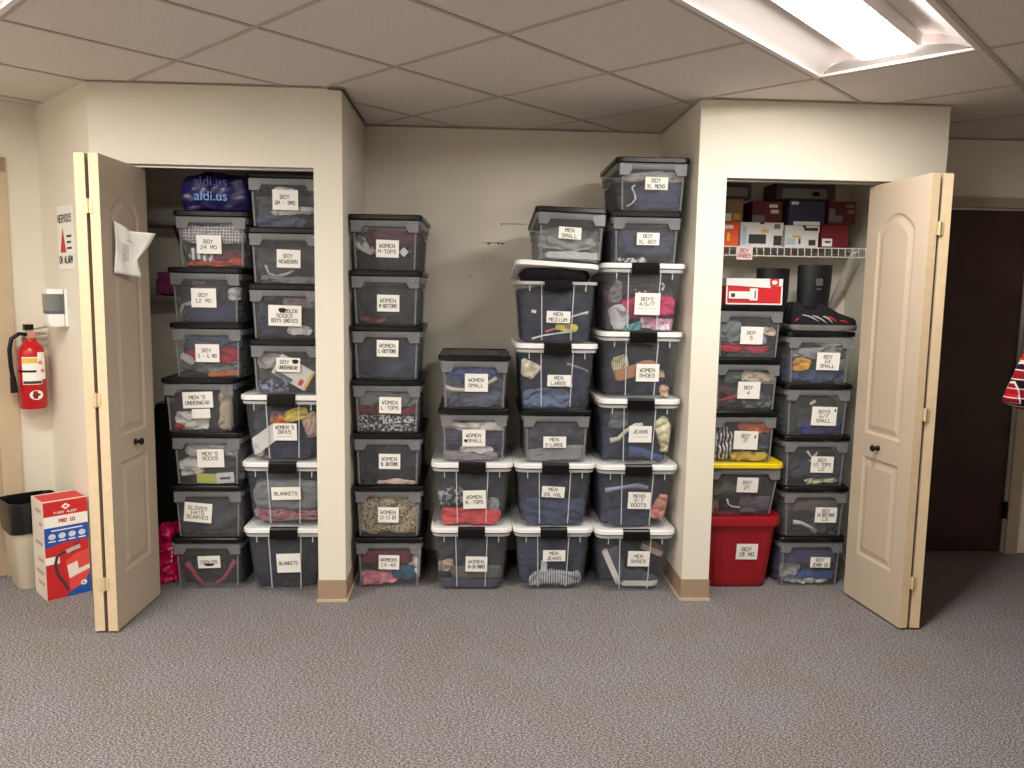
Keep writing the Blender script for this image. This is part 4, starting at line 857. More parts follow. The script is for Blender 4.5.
# --- right closet, right stack
y8 = 0.178
make_bin('black', (1.760, y8, 0), '', BL+'BOY JEANS 10', gR2, 0.0, where='bin marked BOY JEANS 10', cards=[cd(['BOY', 'JEANS 10'], 0.17, 0.55, 0.104, 0.056, rotc=0.02, seed=71)],
    fill=((62, 66, 104), 0.9, 'blue jeans'), items=[cloth('jeans', 'violet blue jeans', (62, 62, 112), .04, .98, .56, .92, k='fold'), cloth('shirt', 'light grey shirt', (160, 162, 168), .04, .38, .06, .52), cloth('jeans', 'mid blue jeans', (52, 84, 150), .30, .98, .16, .34), cloth('shirt', 'white shirt', (214, 214, 210), .26, .86, .02, .16)])
make_bin('black', (1.764, y8-.002, PB), '', BL+'BOY 10 BOTTOMS', gR2, 0.0, where='bin marked BOY 10 BOTTOMS', cards=[cd(['BOY', '10 BOTTOMS', 'LG'], 0.20, 0.50, 0.112, 0.080, rotc=0.01, seed=72)],
    fill=((78, 76, 78), 0.9, 'grey boy pants'), items=[cloth('pants', 'brownish folded pants', (100, 88, 84), .04, .98, .62, .92, k='fold'), ('strap', 'shirt', 'cream curved shirt sleeve', 'clothing', (206, 202, 190), [(.18, .34), (.32, .32), (.46, .22), (.58, .08)], 0.012), cloth('pants', 'slate pants', (70, 76, 84), .5, .97, .02, .4)])
make_bin('black', (1.752, y8-.004, 2*PB), '', BL+'BOY 10 TOPS', gR2, 0.0, where='bin marked BOY 10 TOPS', cards=[cd(['BOY', '10 TOPS', 'LG'], 0.12, 0.50, 0.116, 0.084, rotc=0.01, seed=73)],
    fill=((64, 66, 78), 0.9, 'slate boy tops'), items=[('strap', 'draw_cord', 'white looped cord', 'cord', (214, 214, 216), [(.38, .86), (.46, .70), (.54, .84), (.50, .66), (.42, .62)], 0.005), cloth('shirt', 'lime white shirt edge', (196, 204, 150), .36, .90, .06, .18, -0.02), cloth('shirt', 'dull red trim', (130, 70, 76), .2, .5, .88, .96), cloth('shirt', 'navy shirt', (56, 60, 82), .1, .96, .2, .56)])
make_bin('black', (1.746, y8-.006, 3*PB), '', BL+'BOYS 6/7', gR2, 0.0, where='bin marked BOYS 6/7', cards=[cd(['BOYS', '6/7', 'SMALL'], 0.12, 0.44, 0.128, 0.096, rotc=0.02, seed=74, blot=(0.054, 0.030, 0.008, 0.018))],
    fill=((70, 74, 80), 0.9, 'charcoal boy clothes'), items=[cloth('shirt', 'royal blue shirt', (46, 50, 120), .30, .98, .02, .34), ('packet', 'paper_tag', 'small slanted white tag', 'tag', (210, 210, 206), .44, .80, .03, .010, -0.6)])
make_bin('black', (1.742, y8-.008, 4*PB), '', BL+'BOY 6X', gR2, 0.0, where='bin marked BOY 6X', cards=[cd(['BOY', '6X', 'SMALL'], 0.14, 0.50, 0.116, 0.088, rotc=0.01, seed=75)],
    fill=((72, 78, 92), 0.88, 'slate boy clothes'), items=[cloth('shirt', 'golden yellow shirt patch', (236, 170, 44), .10, .36, .34, .60), cloth('shirt', 'steel blue shirt', (58, 84, 126), .06, .96, .04, .32), cloth('shirt', 'grey white shirt', (150, 152, 158), .08, .9, .62, .86), cloth('shirt', 'violet blue shirt', (70, 66, 128), .70, .97, .64, .92)])

# ------------------------------------------------------------------ left closet extras
# blue shopping bag on the left stack
zbag = 7*PB+0.008
me = cloth_mesh(-1.365, -1.035, 0.14, 0.60, zbag-0.01, zbag+0.178, lambda x, y, z: (min(max(x, -1.372), -1.05), max(y, 0.135), max(z, zbag+0.0005)), 131, 0, 0.016)
me.materials.append(mat('glossy_blue_bag', (40, 34, 88), 0.35, 0.2, 10, 0.3, 30))
bag = tag(link('shopping_bag', me), 'dark blue glossy shopping bag lying on the BOY 24 MO bin', 'bag')
def font_text(s, size, m, parent, name='lettering', ext=0.0):
    cu = bpy.data.curves.new(name, 'FONT'); cu.body = s; cu.size = size; cu.align_x = 'CENTER'; cu.align_y = 'CENTER'; cu.extrude = ext
    tmp = bpy.data.objects.new(name, cu); COL.objects.link(tmp)
    dg = bpy.context.evaluated_depsgraph_get(); me = bpy.data.meshes.new_from_object(tmp.evaluated_get(dg))
    bpy.data.objects.remove(tmp); me.materials.clear(); me.materials.append(m)
    return link(name, me, parent)
LB = mat('light_blue_print', (96, 158, 226), 0.5)
o = font_text('aldi.us', 0.062, LB, bag); o.location = (-1.205, 0.130, zbag+0.062); o.rotation_euler = (math.pi/2, 0, 0.0)
o = font_text('aldi.us', 0.062, mat('dim_blue_copy', (66, 70, 132), 0.5), bag); o.location = (-1.205, 0.129, zbag+0.128); o.rotation_euler = (math.pi/2+0.25, 0, 0.0)  # second, dimmer copy of the lettering, higher on the bag
# pink bag on the closet floor
me = cloth_mesh(-1.57, -1.46, 0.20, 0.42, -0.02, 0.30, lambda x, y, z: (min(x, -1.452), y, max(z, 0.001)), 77, 0, 0.034, 0, (18, 14, 26))
me.materials.append(mat('pink_bag_film', (226, 24, 100), 0.3, 0.15, 14, 0.4, 25)); pb = tag(link('plastic_bag', me), 'bright pink plastic bag on the floor between bifold door and bins', 'bag')
mb = MB()
for k in range(5): mb.box(-1.475+0.002*k, -1.469+0.002*k, 0.212, 0.2135, 0.12+0.022*k, 0.134+0.022*k)
mb.build('printed_marks', PAPER, pb)
# dark suitcase-like panel and wall standard at the closet's left
dk = thing('luggage', 'black upright case standing in the left closet', 'luggage', (-1.585, 0.60, 0))
mb = MB(); mb.loft([rrect(0.16, 0.12, 0.02, 0.01, 3), rrect(0.17, 0.13, 0.025, 0.04, 3), rrect(0.17, 0.13, 0.025, 0.84, 3), rrect(0.15, 0.11, 0.02, 0.87, 3)]); smooth_angle(mb.build('shell', BLACKP, dk))
mb = MB(); mb.tube([(-0.04, 0, 0.865), (-0.04, 0, 0.90), (0.04, 0, 0.90), (0.04, 0, 0.865)], 0.007); mb.build('handle', BLACKP, dk)
for sx in (-1, 1): MB().lathe([(0.0, 0.0), (0.02, 0.001), (0.02, 0.0095), (0.0, 0.0098)], 10, (sx*0.05, 0, 0)).build('foot', BLACKP, dk)
sh = thing('closet_shelf', 'pair of narrow bracketed shelves on the left closet back wall', 'shelf', (-1.53, YB, 0))
MB().box(-0.30, 0.09, -0.26, -0.002, 1.80, 1.818).build('board', mat('shelf_board', (120, 112, 104), 0.6), sh)
MB().box(-0.008, 0.008, -0.014, -0.002, 1.2, 1.80).build('wall_standard', mat('standard_metal', (80, 66, 60), 0.5, metal=0.4), sh)
mb = MB(); mb.tube([(0, -0.012, 1.60), (0, -0.22, 1.795)], 0.007); mb.build('bracket', mat('standard_metal', (80, 66, 60), 0.5, metal=0.4), sh)
MB().box(-0.30, 0.09, -0.26, -0.002, 1.42, 1.438).build('board', mat('shelf_board', (120, 112, 104), 0.6), sh)
mb = MB(); mb.tube([(0, -0.012, 1.26), (0, -0.22, 1.415)], 0.007); mb.build('bracket', mat('standard_metal', (80, 66, 60), 0.5, metal=0.4), sh)
me = cloth_mesh(-1.62, -1.48, 0.50, 0.66, 1.438, 1.56, lambda x, y, z: (x, y, max(z, 1.439)), 55, 0, 0.012)
me.materials.append(fabric((150, 62, 110))); tag(link('knit_hat', me), 'purple pink knit hat on the lower closet shelf', 'hat')

# ------------------------------------------------------------------ right closet: wire shelf, shoe boxes, boots, shoes
SX0, SX1, SZ, SY = XR+0.078, XRO-0.083, 1.742, 0.455
ws = thing('wire_shelf', 'white coated wire shelf across the right closet', 'shelf', (0, 0, 0))
for y, z in ((SY, SZ), (SY-0.004, SZ-0.046), (SY+0.15, SZ-0.006), (YB-0.008, SZ-0.006)):
    mb = MB(); mb.tube([(SX0, y, z), (SX1, y, z)], 0.0035, 6); mb.build('long_rod', WIRE, ws)
nw = 28
cross = MB(); cross.tube([(0, YB-0.004, 0), (0, SY-0.004, 0), (0, SY-0.0075, -0.046)], 0.0024, 5); cme = cross.mesh('cross_wire'); cme.materials.append(WIRE)
for i in range(nw):
    o = link('cross_wire', cme, ws); o.location = (SX0+0.012+i*(SX1-SX0-0.024)/(nw-1), 0, SZ-0.001)
mb = MB(); r = []
for x, y, z in ((SX1-0.10, SY+0.015, SZ-0.012), (SX1-0.10, YB-0.006, SZ-0.36)):
    r.append([(x-0.012, y, z-0.012), (x+0.012, y, z-0.012), (x+0.012, y, z+0.012), (x-0.012, y, z+0.012)])
mb.loft(r); mb.build('support_arm', WIRE, ws)
tg = thing('shelf_tag', 'small pink and white paper tag taped to the wire shelf edge', 'tag', (1.435, SY-0.012, SZ-0.034), 0, None, (0, 0.02, 0))
MB().box(-0.042, 0.042, -0.0006, 0.0006, -0.034, 0.034).build('paper', mat('pink_tag', (244, 222, 220), 0.8, 0.08, 60), tg)
text_mb(['BOY', 'SHOES'], 0.07, 0.018, 0.0035, 0.3, 5).build('lettering', mat('red_ink', (206, 90, 96), 0.8), tg)

def shoe_box(label, x0, x1, z0, h, m, lidm, decals=(), y=0.475, d=0.20, group='shoe boxes on the wire shelf', lidh=0.035):
    w = x1-x0
    t = thing('shoe_box', label, 'shoe box', ((x0+x1)/2, y+d/2, z0), 0, group)
    MB().box(-w/2+0.003, w/2-0.003, -d/2+0.003, d/2-0.003, 0, h-0.004).build('base', m, t)
    if lidh: MB().box(-w/2, w/2, -d/2, d/2, h-lidh, h).build('lid', lidm, t)
    for (nm, u0, u1, v0, v1, dm) in decals:
        MB().box(-w/2+u0*w, -w/2+u1*w, -d/2-0.0012, -d/2+0.0002, v0*h, v1*h).build(nm, dm, t)
    return t
KRAFT = mat('kraft_card', (150, 124, 98), 0.8, 0.06); MARC = mat('maroon_card', (100, 34, 44), 0.6, 0.05); GREYCARD = mat('grey_card', (120, 118, 114), 0.7, 0.04)
NAVC = mat('navy_card', (62, 62, 88), 0.6, 0.05); WCARD = mat('white_box_card', (232, 230, 228), 0.6, 0.02); DRC = mat('dark_red_card', (116, 28, 36), 0.6, 0.05)
YEL = mat('yellow_print', (226, 190, 60), 0.6); DKP = mat('dark_print', (58, 56, 60), 0.7); LBC = mat('pale_blue_print', (176, 200, 214), 0.7); SHB = mat('charcoal_card', (62, 62, 64), 0.7, 0.05)
zs0 = SZ+0.004; h1 = 0.125; h2 = 0.122
shoe_box('bright orange shoe box on the wire shelf', 1.30, 1.412, zs0, h1-0.002, ORANGEC, ORANGEC, [('logo', .3, .7, .72, .88, PAPER), ('logo', .42, .56, .2, .55, YEL)])
shoe_box('white shoe box with a dark shoe picture on the wire shelf', 1.418, 1.648, zs0, h1, WCARD, WCARD, [('picture', .2, .6, .12, .5, DKP), ('print', .48, .65, .58, .7, YEL), ('barcode', .78, .97, .06, .46, DKP), ('print', .78, .92, .74, .94, GREYCARD), ('print', .04, .14, .1, .8, LBC), ('notch', .45, .55, .93, 1.0, DKP)])
shoe_box('white shoe box with pale blue print on the wire shelf', 1.658, 1.842, zs0, h1-0.012, WCARD, WCARD, [('print', .05, .30, .12, .4, LBC), ('print', .22, .45, .45, .55, YEL), ('picture', .70, .90, .1, .35, DKP), ('print', .55, .95, .76, .9, DKP), ('print', .4, .46, .15, .4, MARC), ('notch', .5, .6, .9, 1.0, DKP)])
shoe_box('dark red shoe box on the wire shelf', 1.850, 2.0, zs0, h1, DRC, DRC, [('size_label', .06, .42, .06, .38, PAPER2), ('print', .16, .36, .2, .28, DKP)], lidh=0)
zs1 = zs0+h1
shoe_box('brown kraft shoe box with a yellow sticker', 1.30, 1.43, zs1, h2, KRAFT, KRAFT, [('size_label', .1, .5, .04, .36, PAPER), ('sticker', .58, .85, .1, .34, YEL)], lidh=0)
shoe_box('maroon shoe box with two small pale stickers', 1.475, 1.640, zs1, h2-0.008, MARC, MARC, [('size_label', .02, .42, .03, .32, GREYCARD), ('sticker', .55, .82, .68, .82, PAPER), ('sticker', .6, .86, .42, .58, TILE)], lidh=0)
shoe_box('navy blue shoe box with a long white strip', 1.672, 1.868, zs0+h1-0.012, h2+0.012, NAVC, NAVC, [('strip', .14, .86, .02, .16, PAPER), ('print', .06, .26, .8, .92, PAPER)], lidh=0)
shoe_box('maroon shoe box with a grey size label', 1.885, 2.035, zs1, h2, MARC, MARC, [('size_label', .02, .24, .08, .66, GREYCARD), ('size_label', .24, .5, .08, .36, GREYCARD), ('sticker', .62, .9, .7, .84, GREYCARD), ('sticker', .68, .92, .44, .6, GREYCARD)], lidh=0)
zs2 = zs1+h2
shoe_box('charcoal shoe box with a grey label atop the kraft box', 1.30, 1.47, zs2, 0.10, SHB, SHB, [('size_label', .12, .86, .1, .55, GREYCARD)], lidh=0)
shoe_box('long charcoal shoe box with a grey label atop the navy box', 1.60, 1.92, zs2, 0.09, SHB, SHB, [('size_label', .1, .84, .08, .62, GREYCARD), ('picture', .6, .72, .2, .45, DKP)], lidh=0)
# red shoe box on the left stack
zr3 = zr+3*PB+0.008
rb = shoe_box('red and white shoe box on top of the BOY 5 bin', 1.262, 1.545, zr3, 0.128, REDC, WCARD, [('frame_edge', 0, 1, 0, .05, PAPER), ('frame_edge', 0, .025, .05, .7, PAPER), ('frame_edge', .975, 1, .05, .7, PAPER), ('logo_patch', .77, .93, .73, 1.0, REDC), ('size_label', .05, .42, .22, .5, PAPER), ('size_label', .421, .56, .16, .62, PAPER)], y=0.185, d=0.30, group=None, lidh=0.036)
MB().box(-0.1415+0.025, -0.1415+0.045, -0.1518, -0.1512, 0.036, 0.054).build('print', DKP, rb)
MB().box(-0.1415+0.142, -0.1415+0.15, -0.1518, -0.1512, 0.03, 0.07).build('print', GREYCARD, rb)
mb = MB(); mb.poly([(-0.1415+0.003, -0.1512, 0.094), (0.08, -0.1512, 0.082), (0.08, -0.1512, 0.093), (-0.1385, -0.1512, 0.1)]); mb.build('lid_flap', WCARD, rb)
mb = MB(); mb.poly([(0.1415*0.70-0.012+0.02*math.cos(a)*0.7+0.012, -0.1525, 0.110+0.010*math.sin(a)) for a in [6.283*k/12 for k in range(12)]]); mb.build('logo', PAPER, rb)
bx2 = shoe_box('charcoal shoe box behind the red and white one', 1.215, 1.545, zr3, 0.125, SHB, SHB, [], y=0.492, d=0.13, group=None)

# boots and shoes on the right stack
z5 = 5*PB+0.008
def boot(label, x, y, rz, h=0.335, side=-1):
    t = thing('rubber_boot', label, 'boot', (x, y, z5), rz, 'pair of black rubber boots')
    RUB = mat('black_rubber', (30, 32, 34), 0.5, 0.1, 12)
    mb = MB(); rings = []
    for z, rx, ry, cx in ((0.03, 0.072, 0.042, 0.0), (0.07, 0.080, 0.046, 0.0), (0.11, 0.082, 0.048, 0.002), (0.18, 0.087, 0.054, 0.004), (0.26, 0.090, 0.060, 0.006), (h, 0.091, 0.062, 0.006)):
        rings.append([(cx+rx*math.cos(6.283*k/20), ry*math.sin(6.283*k/20), z) for k in range(20)])
    inner = [(0.006+0.085*math.cos(6.283*k/20), 0.056*math.sin(6.283*k/20), h) for k in range(20)]
    deep = [(0.002+0.07*math.cos(6.283*k/20), 0.046*math.sin(6.283*k/20), h-0.16) for k in range(20)]
    mb.loft(rings+[inner, deep]); smooth_angle(mb.build('shaft', RUB, t), 60)
    shoe_parts_dummy = [(-0.07, .040, .07), (-0.03, .042, .075), (0.02, .044, .085), (0.07, .046, .075), (0.12, .046, .055), (0.155, .036, .042), (0.175, .018, .030)]
    mb = MB(); rings = []
    for x_, w, hh in shoe_parts_dummy: rings.append([(-x_, w*math.cos(math.pi*k/10), 0.016+hh*math.sin(math.pi*k/10)**0.6) for k in range(11)])
    mb.loft(rings, closed=False); smooth_angle(mb.build('foot', RUB, t), 60)
    ol = [(-x_, w*1.08) for x_, w, _ in shoe_parts_dummy]; ol = ol+[(x_, -w) for x_, w in reversed(ol)]
    mb = MB(); mb.loft([[(a, b, 0.0) for a, b in ol], [(a, b, 0.022) for a, b in ol]]); mb.build('sole', mat('grey_rubber_sole', (78, 74, 74), 0.7), t)
    em = MB()   # faint pale emblem on the shaft: a small rosette
    for k in range(4):
        a = math.pi/4+k*math.pi/2; cx, cz = 0.012*math.cos(a*1.0), 0.012*math.sin(a*1.0)
        em.poly([(0.006+cx+0.011*math.cos(b), side*0.063, 0.245+cz+0.011*math.sin(b)) for b in [6.283*j/10 for j in range(10)]])
    em.box(-0.006, 0.018, side*0.063-0.0002, side*0.063+0.0002, 0.205, 0.212)
    em.build('emblem', mat('pale_emblem', (110, 112, 112), 0.6), t)
    return t
boot('black rubber boot beside the shelf support arm, behind the trail shoes', 1.822, 0.47, 0.0)
boot('black rubber boot partly hidden behind the red shoe box', 1.668, 0.625, math.pi, 0.32, 1)
SHU = fabric((34, 34, 38)); RS = mat('red_trim', (186, 34, 46), 0.5); GS = mat('grey_trim', (170, 168, 170), 0.4)
def trail_shoe(label, x, y, rz, st):
    t = thing('trail_shoe', label, 'shoe', (x, y, z5), rz, 'pair of black trail shoes')
    shoe_parts(t, 0.335, SHU, mat('grey_sole', (112, 108, 108), 0.6, 0.15, 25), fabric((24, 24, 26)), st, RS, GS); return t
trail_shoe('black trail shoe with red and grey stripes beside the bifold door', 1.772, 0.222, -0.06, GS)
trail_shoe('black trail shoe behind the striped one', 1.80, 0.350, -0.03, RS)
# ------------------------------------------------------------------ left wall: extinguisher, dispenser, sign, carton, wastebasket, door notice
ex_s = 0.100
px, py = LWx(ex_s, 0.085)
ex = thing('fire_extinguisher', 'red fire extinguisher with white label hung on the left wall', 'fire extinguisher', (px, py, 0.865), -math.pi/4+math.pi/2-math.pi/4*0)
ex.rotation_euler = (0, 0, math.pi/4)     # local -Y looks into the room, local +X along the wall towards the corner
R_ = 0.060
mb = MB(); mb.lathe([(0.0, 0.0), (R_-0.006, 0.0), (R_, 0.006), (R_, 0.27), (R_*0.96, 0.292), (R_*0.8, 0.315), (R_*0.5, 0.333), (0.024, 0.34), (0.024, 0.352), (0, 0.352)], 28)
smooth_angle(mb.build('cylinder', RED, ex), 50)
mb = MB(); mb.lathe([(0.019, 0.35), (0.019, 0.385), (0.0, 0.386)], 14); mb.tube([(0, 0, 0.372), (0.07, -0.004, 0.374)], [0.012, 0.006], 10); va = mb.build('valve', STEEL, ex, False)
mb = MB(); r0 = [(-0.02, -0.012), (0.075, -0.009), (0.075, 0.009), (-0.02, 0.012)]
mb.loft([[(x, y, 0.386+max(0, x)*0.25) for x, y in r0], [(x, y, 0.394+max(0, x)*0.25) for x, y in r0]]); mb.build('lever', STEEL, va)
MB().box(-0.028, 0.012, -0.015, 0.015, 0.394, 0.422).build('grip_cap', BLACKP, va)
mb = MB(); mb.tube([(0, -0.020, 0.372), (0, -0.032, 0.372)], 0.018, 16); mb.build('gauge', mat('gauge_face', (206, 150, 120), 0.4), va)
mb = MB(); mb.tube([(-0.02, 0, 0.372), (-0.05, -0.002, 0.376), (-0.085, -0.004, 0.352), (-0.096, -0.004, 0.30), (-0.094, -0.004, 0.22), (-0.088, -0.004, 0.16)], 0.010, 10); smooth_angle(mb.build('hose', BLACKP, ex), 60)
mb = MB(); mb.tube([(-0.088, -0.004, 0.165), (-0.084, -0.004, 0.085)], [0.013, 0.018], 12); mb.build('nozzle', BLACKP, ex)
def wrap(name, a0, a1, z0, z1, m, r=R_+0.0008, n=10):
    mb = MB(); mb.loft([[(r*math.sin(a0+(a1-a0)*k/n), -r*math.cos(a0+(a1-a0)*k/n), z) for k in range(n+1)] for z in (z0, z1)], False, False, closed=False)
    return mb.build(name, m, ex, True)
wrap('label', -1.05, 0.45, 0.125, 0.262, PAPER); wrap('inspection_tag', 0.12, 0.78, 0.150, 0.285, PAPER2, R_+0.004)
wrap('label_stripe', -1.0, 0.1, 0.232, 0.256, mat('yellow_label', (232, 190, 70), 0.6), R_+0.0014)
wrap('label_stripe', -1.0, 0.4, 0.128, 0.142, DKP, R_+0.0014)
wrap('strap', -1.6, 0.0, 0.186, 0.196, BLACKP, R_+0.003)
mb = MB(); mb.poly([(R_*1.03*math.sin(-0.05+0.5*math.cos(a)), -R_*1.03*math.cos(-0.05+0.5*math.cos(a)), 0.072+0.024*math.sin(a)) for a in [6.283*k/18 for k in range(18)]]); mb.build('oval_logo', PAPER, ex)
mb = MB()
for k, (dx, dz) in enumerate(((-0.012, 0.0), (0.0, -0.004), (0.011, 0.002))): mb.box(dx-0.005-0.004, dx+0.005-0.004, -R_*1.03-0.0008, -R_*1.03, 0.066+dz, 0.078+dz)
mb.build('logo_marks', DKP, ex)
for a, z0_ in ((0.3, 0.225), (0.42, 0.185)):
    mb = MB(); mb.box((R_+.0052)*math.sin(a)-0.008, (R_+.0052)*math.sin(a)+0.008, -(R_+.0052)*math.cos(a)-0.001, -(R_+.0052)*math.cos(a), z0_, z0_+0.016); mb.build('tag_print', mat('pink_print', (214, 120, 110), 0.7), ex)
MB().box(-0.02, 0.02, R_-0.004, 0.084, 0.20, 0.36).build('wall_bracket', STEEL, ex)

# angled wall frame: s from the inner corner towards the closet, n out of the wall
_da = Vector((XLO-CX, -CY)).normalized()
AWx = lambda s, n=0.0: (CX+_da.x*s+_da.y*n, CY+_da.y*s-_da.x*n)
AROT = math.atan2(_da.y, _da.x)       # local x along the wall (towards closet), local -y out of it
p = AWx(0.305, 0.0)
DSC = 0.9
ds = thing('soap_dispenser', 'white wall soap dispenser with smoky see-through tank', 'soap dispenser', (p[0], p[1], 1.285), AROT)
MB().loft([rrect(0.115, 0.020, 0.006, 0.0, 3, 0, -0.0105), rrect(0.115, 0.020, 0.006, 0.20, 3, 0, -0.0105)]).build('back_plate', WHITEP, ds)
mb = MB(); mb.loft([rrect(0.108, 0.085, 0.014, 0.0, 4, 0, -0.064), rrect(0.115, 0.098, 0.016, 0.02, 4, 0, -0.070), rrect(0.115, 0.098, 0.016, 0.066, 4, 0, -0.070)]); smooth_angle(mb.build('push_cover', WHITEP, ds))
mb = MB(); mb.loft([rrect(0.110, 0.092, 0.014, 0.067, 4, 0, -0.068), rrect(0.112, 0.094, 0.014, 0.172, 4, 0, -0.069)]); smooth_angle(mb.build('tank', plastic('smoky_tank', (120, 124, 130), 0.55), ds))
mb = MB(); mb.loft([rrect(0.098, 0.08, 0.012, 0.069, 4, 0, -0.067), rrect(0.098, 0.08, 0.012, 0.082, 4, 0, -0.067)]); mb.build('soap', mat('soap_blue', (70, 76, 88), 0.2), ds)
mb = MB(); mb.loft([rrect(0.115, 0.098, 0.016, 0.173, 4, 0, -0.070), rrect(0.112, 0.094, 0.016, 0.20, 4, 0, -0.068)]); smooth_angle(mb.build('top_cap', WHITEP, ds))
ds.scale = (DSC, DSC*0.85, DSC)

p = AWx(0.365, 0.002)
sg = thing('wall_notice', 'white paper notice with red triangle on the angled wall', 'notice', (p[0], p[1], 1.71), AROT)
MB().box(-0.108, 0.108, -0.001, 0.001, -0.15, 0.15).build('paper', PAPER, sg)
o = text_mb(['NERVOUS'], 0.19, 0.034, 0.006, 0.05, 3, y=-0.0018); o = o.build('lettering', DKP, sg); o.location = (0, 0, 0.09)
mb = MB(); mb.poly([(-0.075, -0.0018, -0.07), (0.005, -0.0018, -0.07), (-0.035, -0.0018, 0.05)]); mb.build('triangle', mat('red_print', (196, 60, 60), 0.7), sg)
mb = MB()
for k in range(3): mb.box(0.02, 0.085-0.01*(k == 1), -0.0022, -0.0016, 0.0-0.028*k, 0.010-0.028*k)
mb.build('text_line', DKP, sg)
o = text_mb(['ON ALARM'], 0.19, 0.030, 0.007, 0.05, 4, y=-0.0018).build('lettering', DKP, sg); o.location = (0, 0, -0.105)

# extinguisher carton
ct = thing('extinguisher_carton', 'tall red, white and blue carton with a fire extinguisher picture', 'carton', (-1.972, 0.008, 0), math.radians(43))
cw, cdp, ch = 0.190, 0.185, 0.535
body = MB().box(0, cw, 0, cdp, 0, ch).build('box', mat('white_carton', (228, 218, 206), 0.6, 0.03), ct)
def dec(nm, x0, x1, z0, z1, m, lift=0.0008):
    return MB().box(x0, x1, -lift, 0.0, z0, z1).build(nm, m, ct)
dec('red_panel', 0.001, cw-0.001, 0.001, ch-0.001, REDC, 0.0005)
dec('white_band', 0.001, cw-0.001, 0.395, 0.455, PAPER, 0.001)
dec('blue_band', 0.001, cw-0.001, 0.305, 0.394, BLUEC, 0.001)
mb = MB(); mb.poly([(0.001, -0.0012, 0.305), (0.001, -0.0012, 0.285), (0.03, -0.0012, 0.292), (0.08, -0.0012, 0.306)]); mb.build('blue_swoosh', BLUEC, ct)
mb = MB(); mb.poly([(0.075, -0.0012, 0.002), (cw-0.001, -0.0012, 0.002), (cw-0.001, -0.0012, 0.125), (0.15, -0.0012, 0.07)]); mb.build('blue_corner', BLUEC, ct)
for k in range(4):
    cx = 0.032+0.043*k; mb = MB(); mb.poly([(cx+0.016*math.cos(a), -0.0016, 0.345+0.016*math.sin(a)) for a in [6.283*j/16 for j in range(16)]]); mb.build('badge', mat('badge_white', (206, 218, 236), 0.6), ct)
    dec('caption', cx-0.016, cx+0.016, 0.316, 0.322, PAPER, 0.0016)
dec('caption', 0.03, 0.165, 0.374, 0.380, PAPER, 0.0016)
mb = MB(); cx, cz = 0.096, 0.502
mb.poly([(cx-0.02, -0.0014, cz), (cx, -0.0014, cz-0.018), (cx+0.02, -0.0014, cz), (cx, -0.0014, cz+0.018)]); mb.build('diamond_logo', PAPER, ct)
mb = MB(); mb.poly([(cx-0.008, -0.0018, cz), (cx, -0.0018, cz-0.007), (cx+0.008, -0.0018, cz), (cx, -0.0018, cz+0.007)]); mb.build('diamond_core', REDC, ct)
o = text_mb(['FIRST ALERT'], 0.10, 0.010, 0.0022, 0.03, 2, y=-0.0014).build('lettering', PAPER, ct); o.location = (0.096, 0, 0.472)
o = text_mb(['PRO 10'], 0.07, 0.018, 0.004, 0.03, 2, y=-0.0016).build('lettering', REDC, ct); o.location = (0.10, 0, 0.426)
# picture of an extinguisher printed on the front
PIC = mat('picture_red', (226, 76, 70), 0.5); PICL = mat('picture_label', (240, 226, 216), 0.6)
dec('white_flash', 0.001, 0.06, 0.195, 0.235, PAPER, 0.0012)
mb = MB(); mb.poly([(0.10, -0.0016, 0.03), (0.165, -0.0016, 0.06), (0.188, -0.0016, 0.12), (0.188, -0.0016, 0.245), (0.13, -0.0016, 0.235), (0.085, -0.0016, 0.20)]); mb.build('picture_cylinder', PIC, ct)
mb = MB(); mb.poly([(0.098, -0.002, 0.10), (0.188, -0.002, 0.135), (0.188, -0.002, 0.16), (0.14, -0.002, 0.145), (0.135, -0.002, 0.19), (0.09, -0.002, 0.175)]); mb.build('picture_label', PICL, ct)
def flat_ribbon(pts, w, y):
    mb = MB()
    for a, b in zip(pts[:-1], pts[1:]):
        dx, dz = b[0]-a[0], b[1]-a[1]; L = math.hypot(dx, dz); nx, nz = -dz/L*w/2, dx/L*w/2
        mb.quad((a[0]-nx, y, a[1]-nz), (b[0]-nx, y, b[1]-nz), (b[0]+nx, y, b[1]+nz), (a[0]+nx, y, a[1]+nz))
    return mb
flat_ribbon([(0.12, 0.245), (0.085, 0.255), (0.05, 0.235), (0.04, 0.19), (0.05, 0.13), (0.075, 0.08), (0.09, 0.04)], 0.013, -0.0024).build('picture_hose', DKP, ct)
flat_ribbon([(0.09, 0.25), (0.12, 0.262), (0.15, 0.27)], 0.022, -0.0026).build('picture_valve', mat('picture_grey', (190, 186, 184), 0.5), ct)
flat_ribbon([(0.12, 0.275), (0.15, 0.30)], 0.006, -0.0028).build('picture_lever', DKP, ct)
mb = MB(); mb.poly([(0.16+0.014*math.cos(a), -0.0018, 0.062+0.014*math.sin(a)) for a in [6.283*j/14 for j in range(14)]]); mb.build('approval_mark', PAPER, ct)
o = text_mb(['UL'], 0.018, 0.012, 0.0022, 0.0, 2, y=-0.0022).build('lettering', BLUEC, ct); o.location = (0.16, 0, 0.062)
MB().box(0.004, cw-0.004, 0.02, cdp-0.02, ch, ch+0.0008).build('top_panel', REDC, ct)
ct.scale = (1, 1, 0.885)
for z, w in ((0.47, 0.09), (0.40, 0.04), (0.29, 0.11), (0.20, 0.08), (0.13, 0.12), (0.07, 0.09)): MB().box(-0.0008, 0, 0.03, 0.03+w, z, z+0.02).build('side_print', mat('side_print', (196, 160, 150), 0.7), ct)

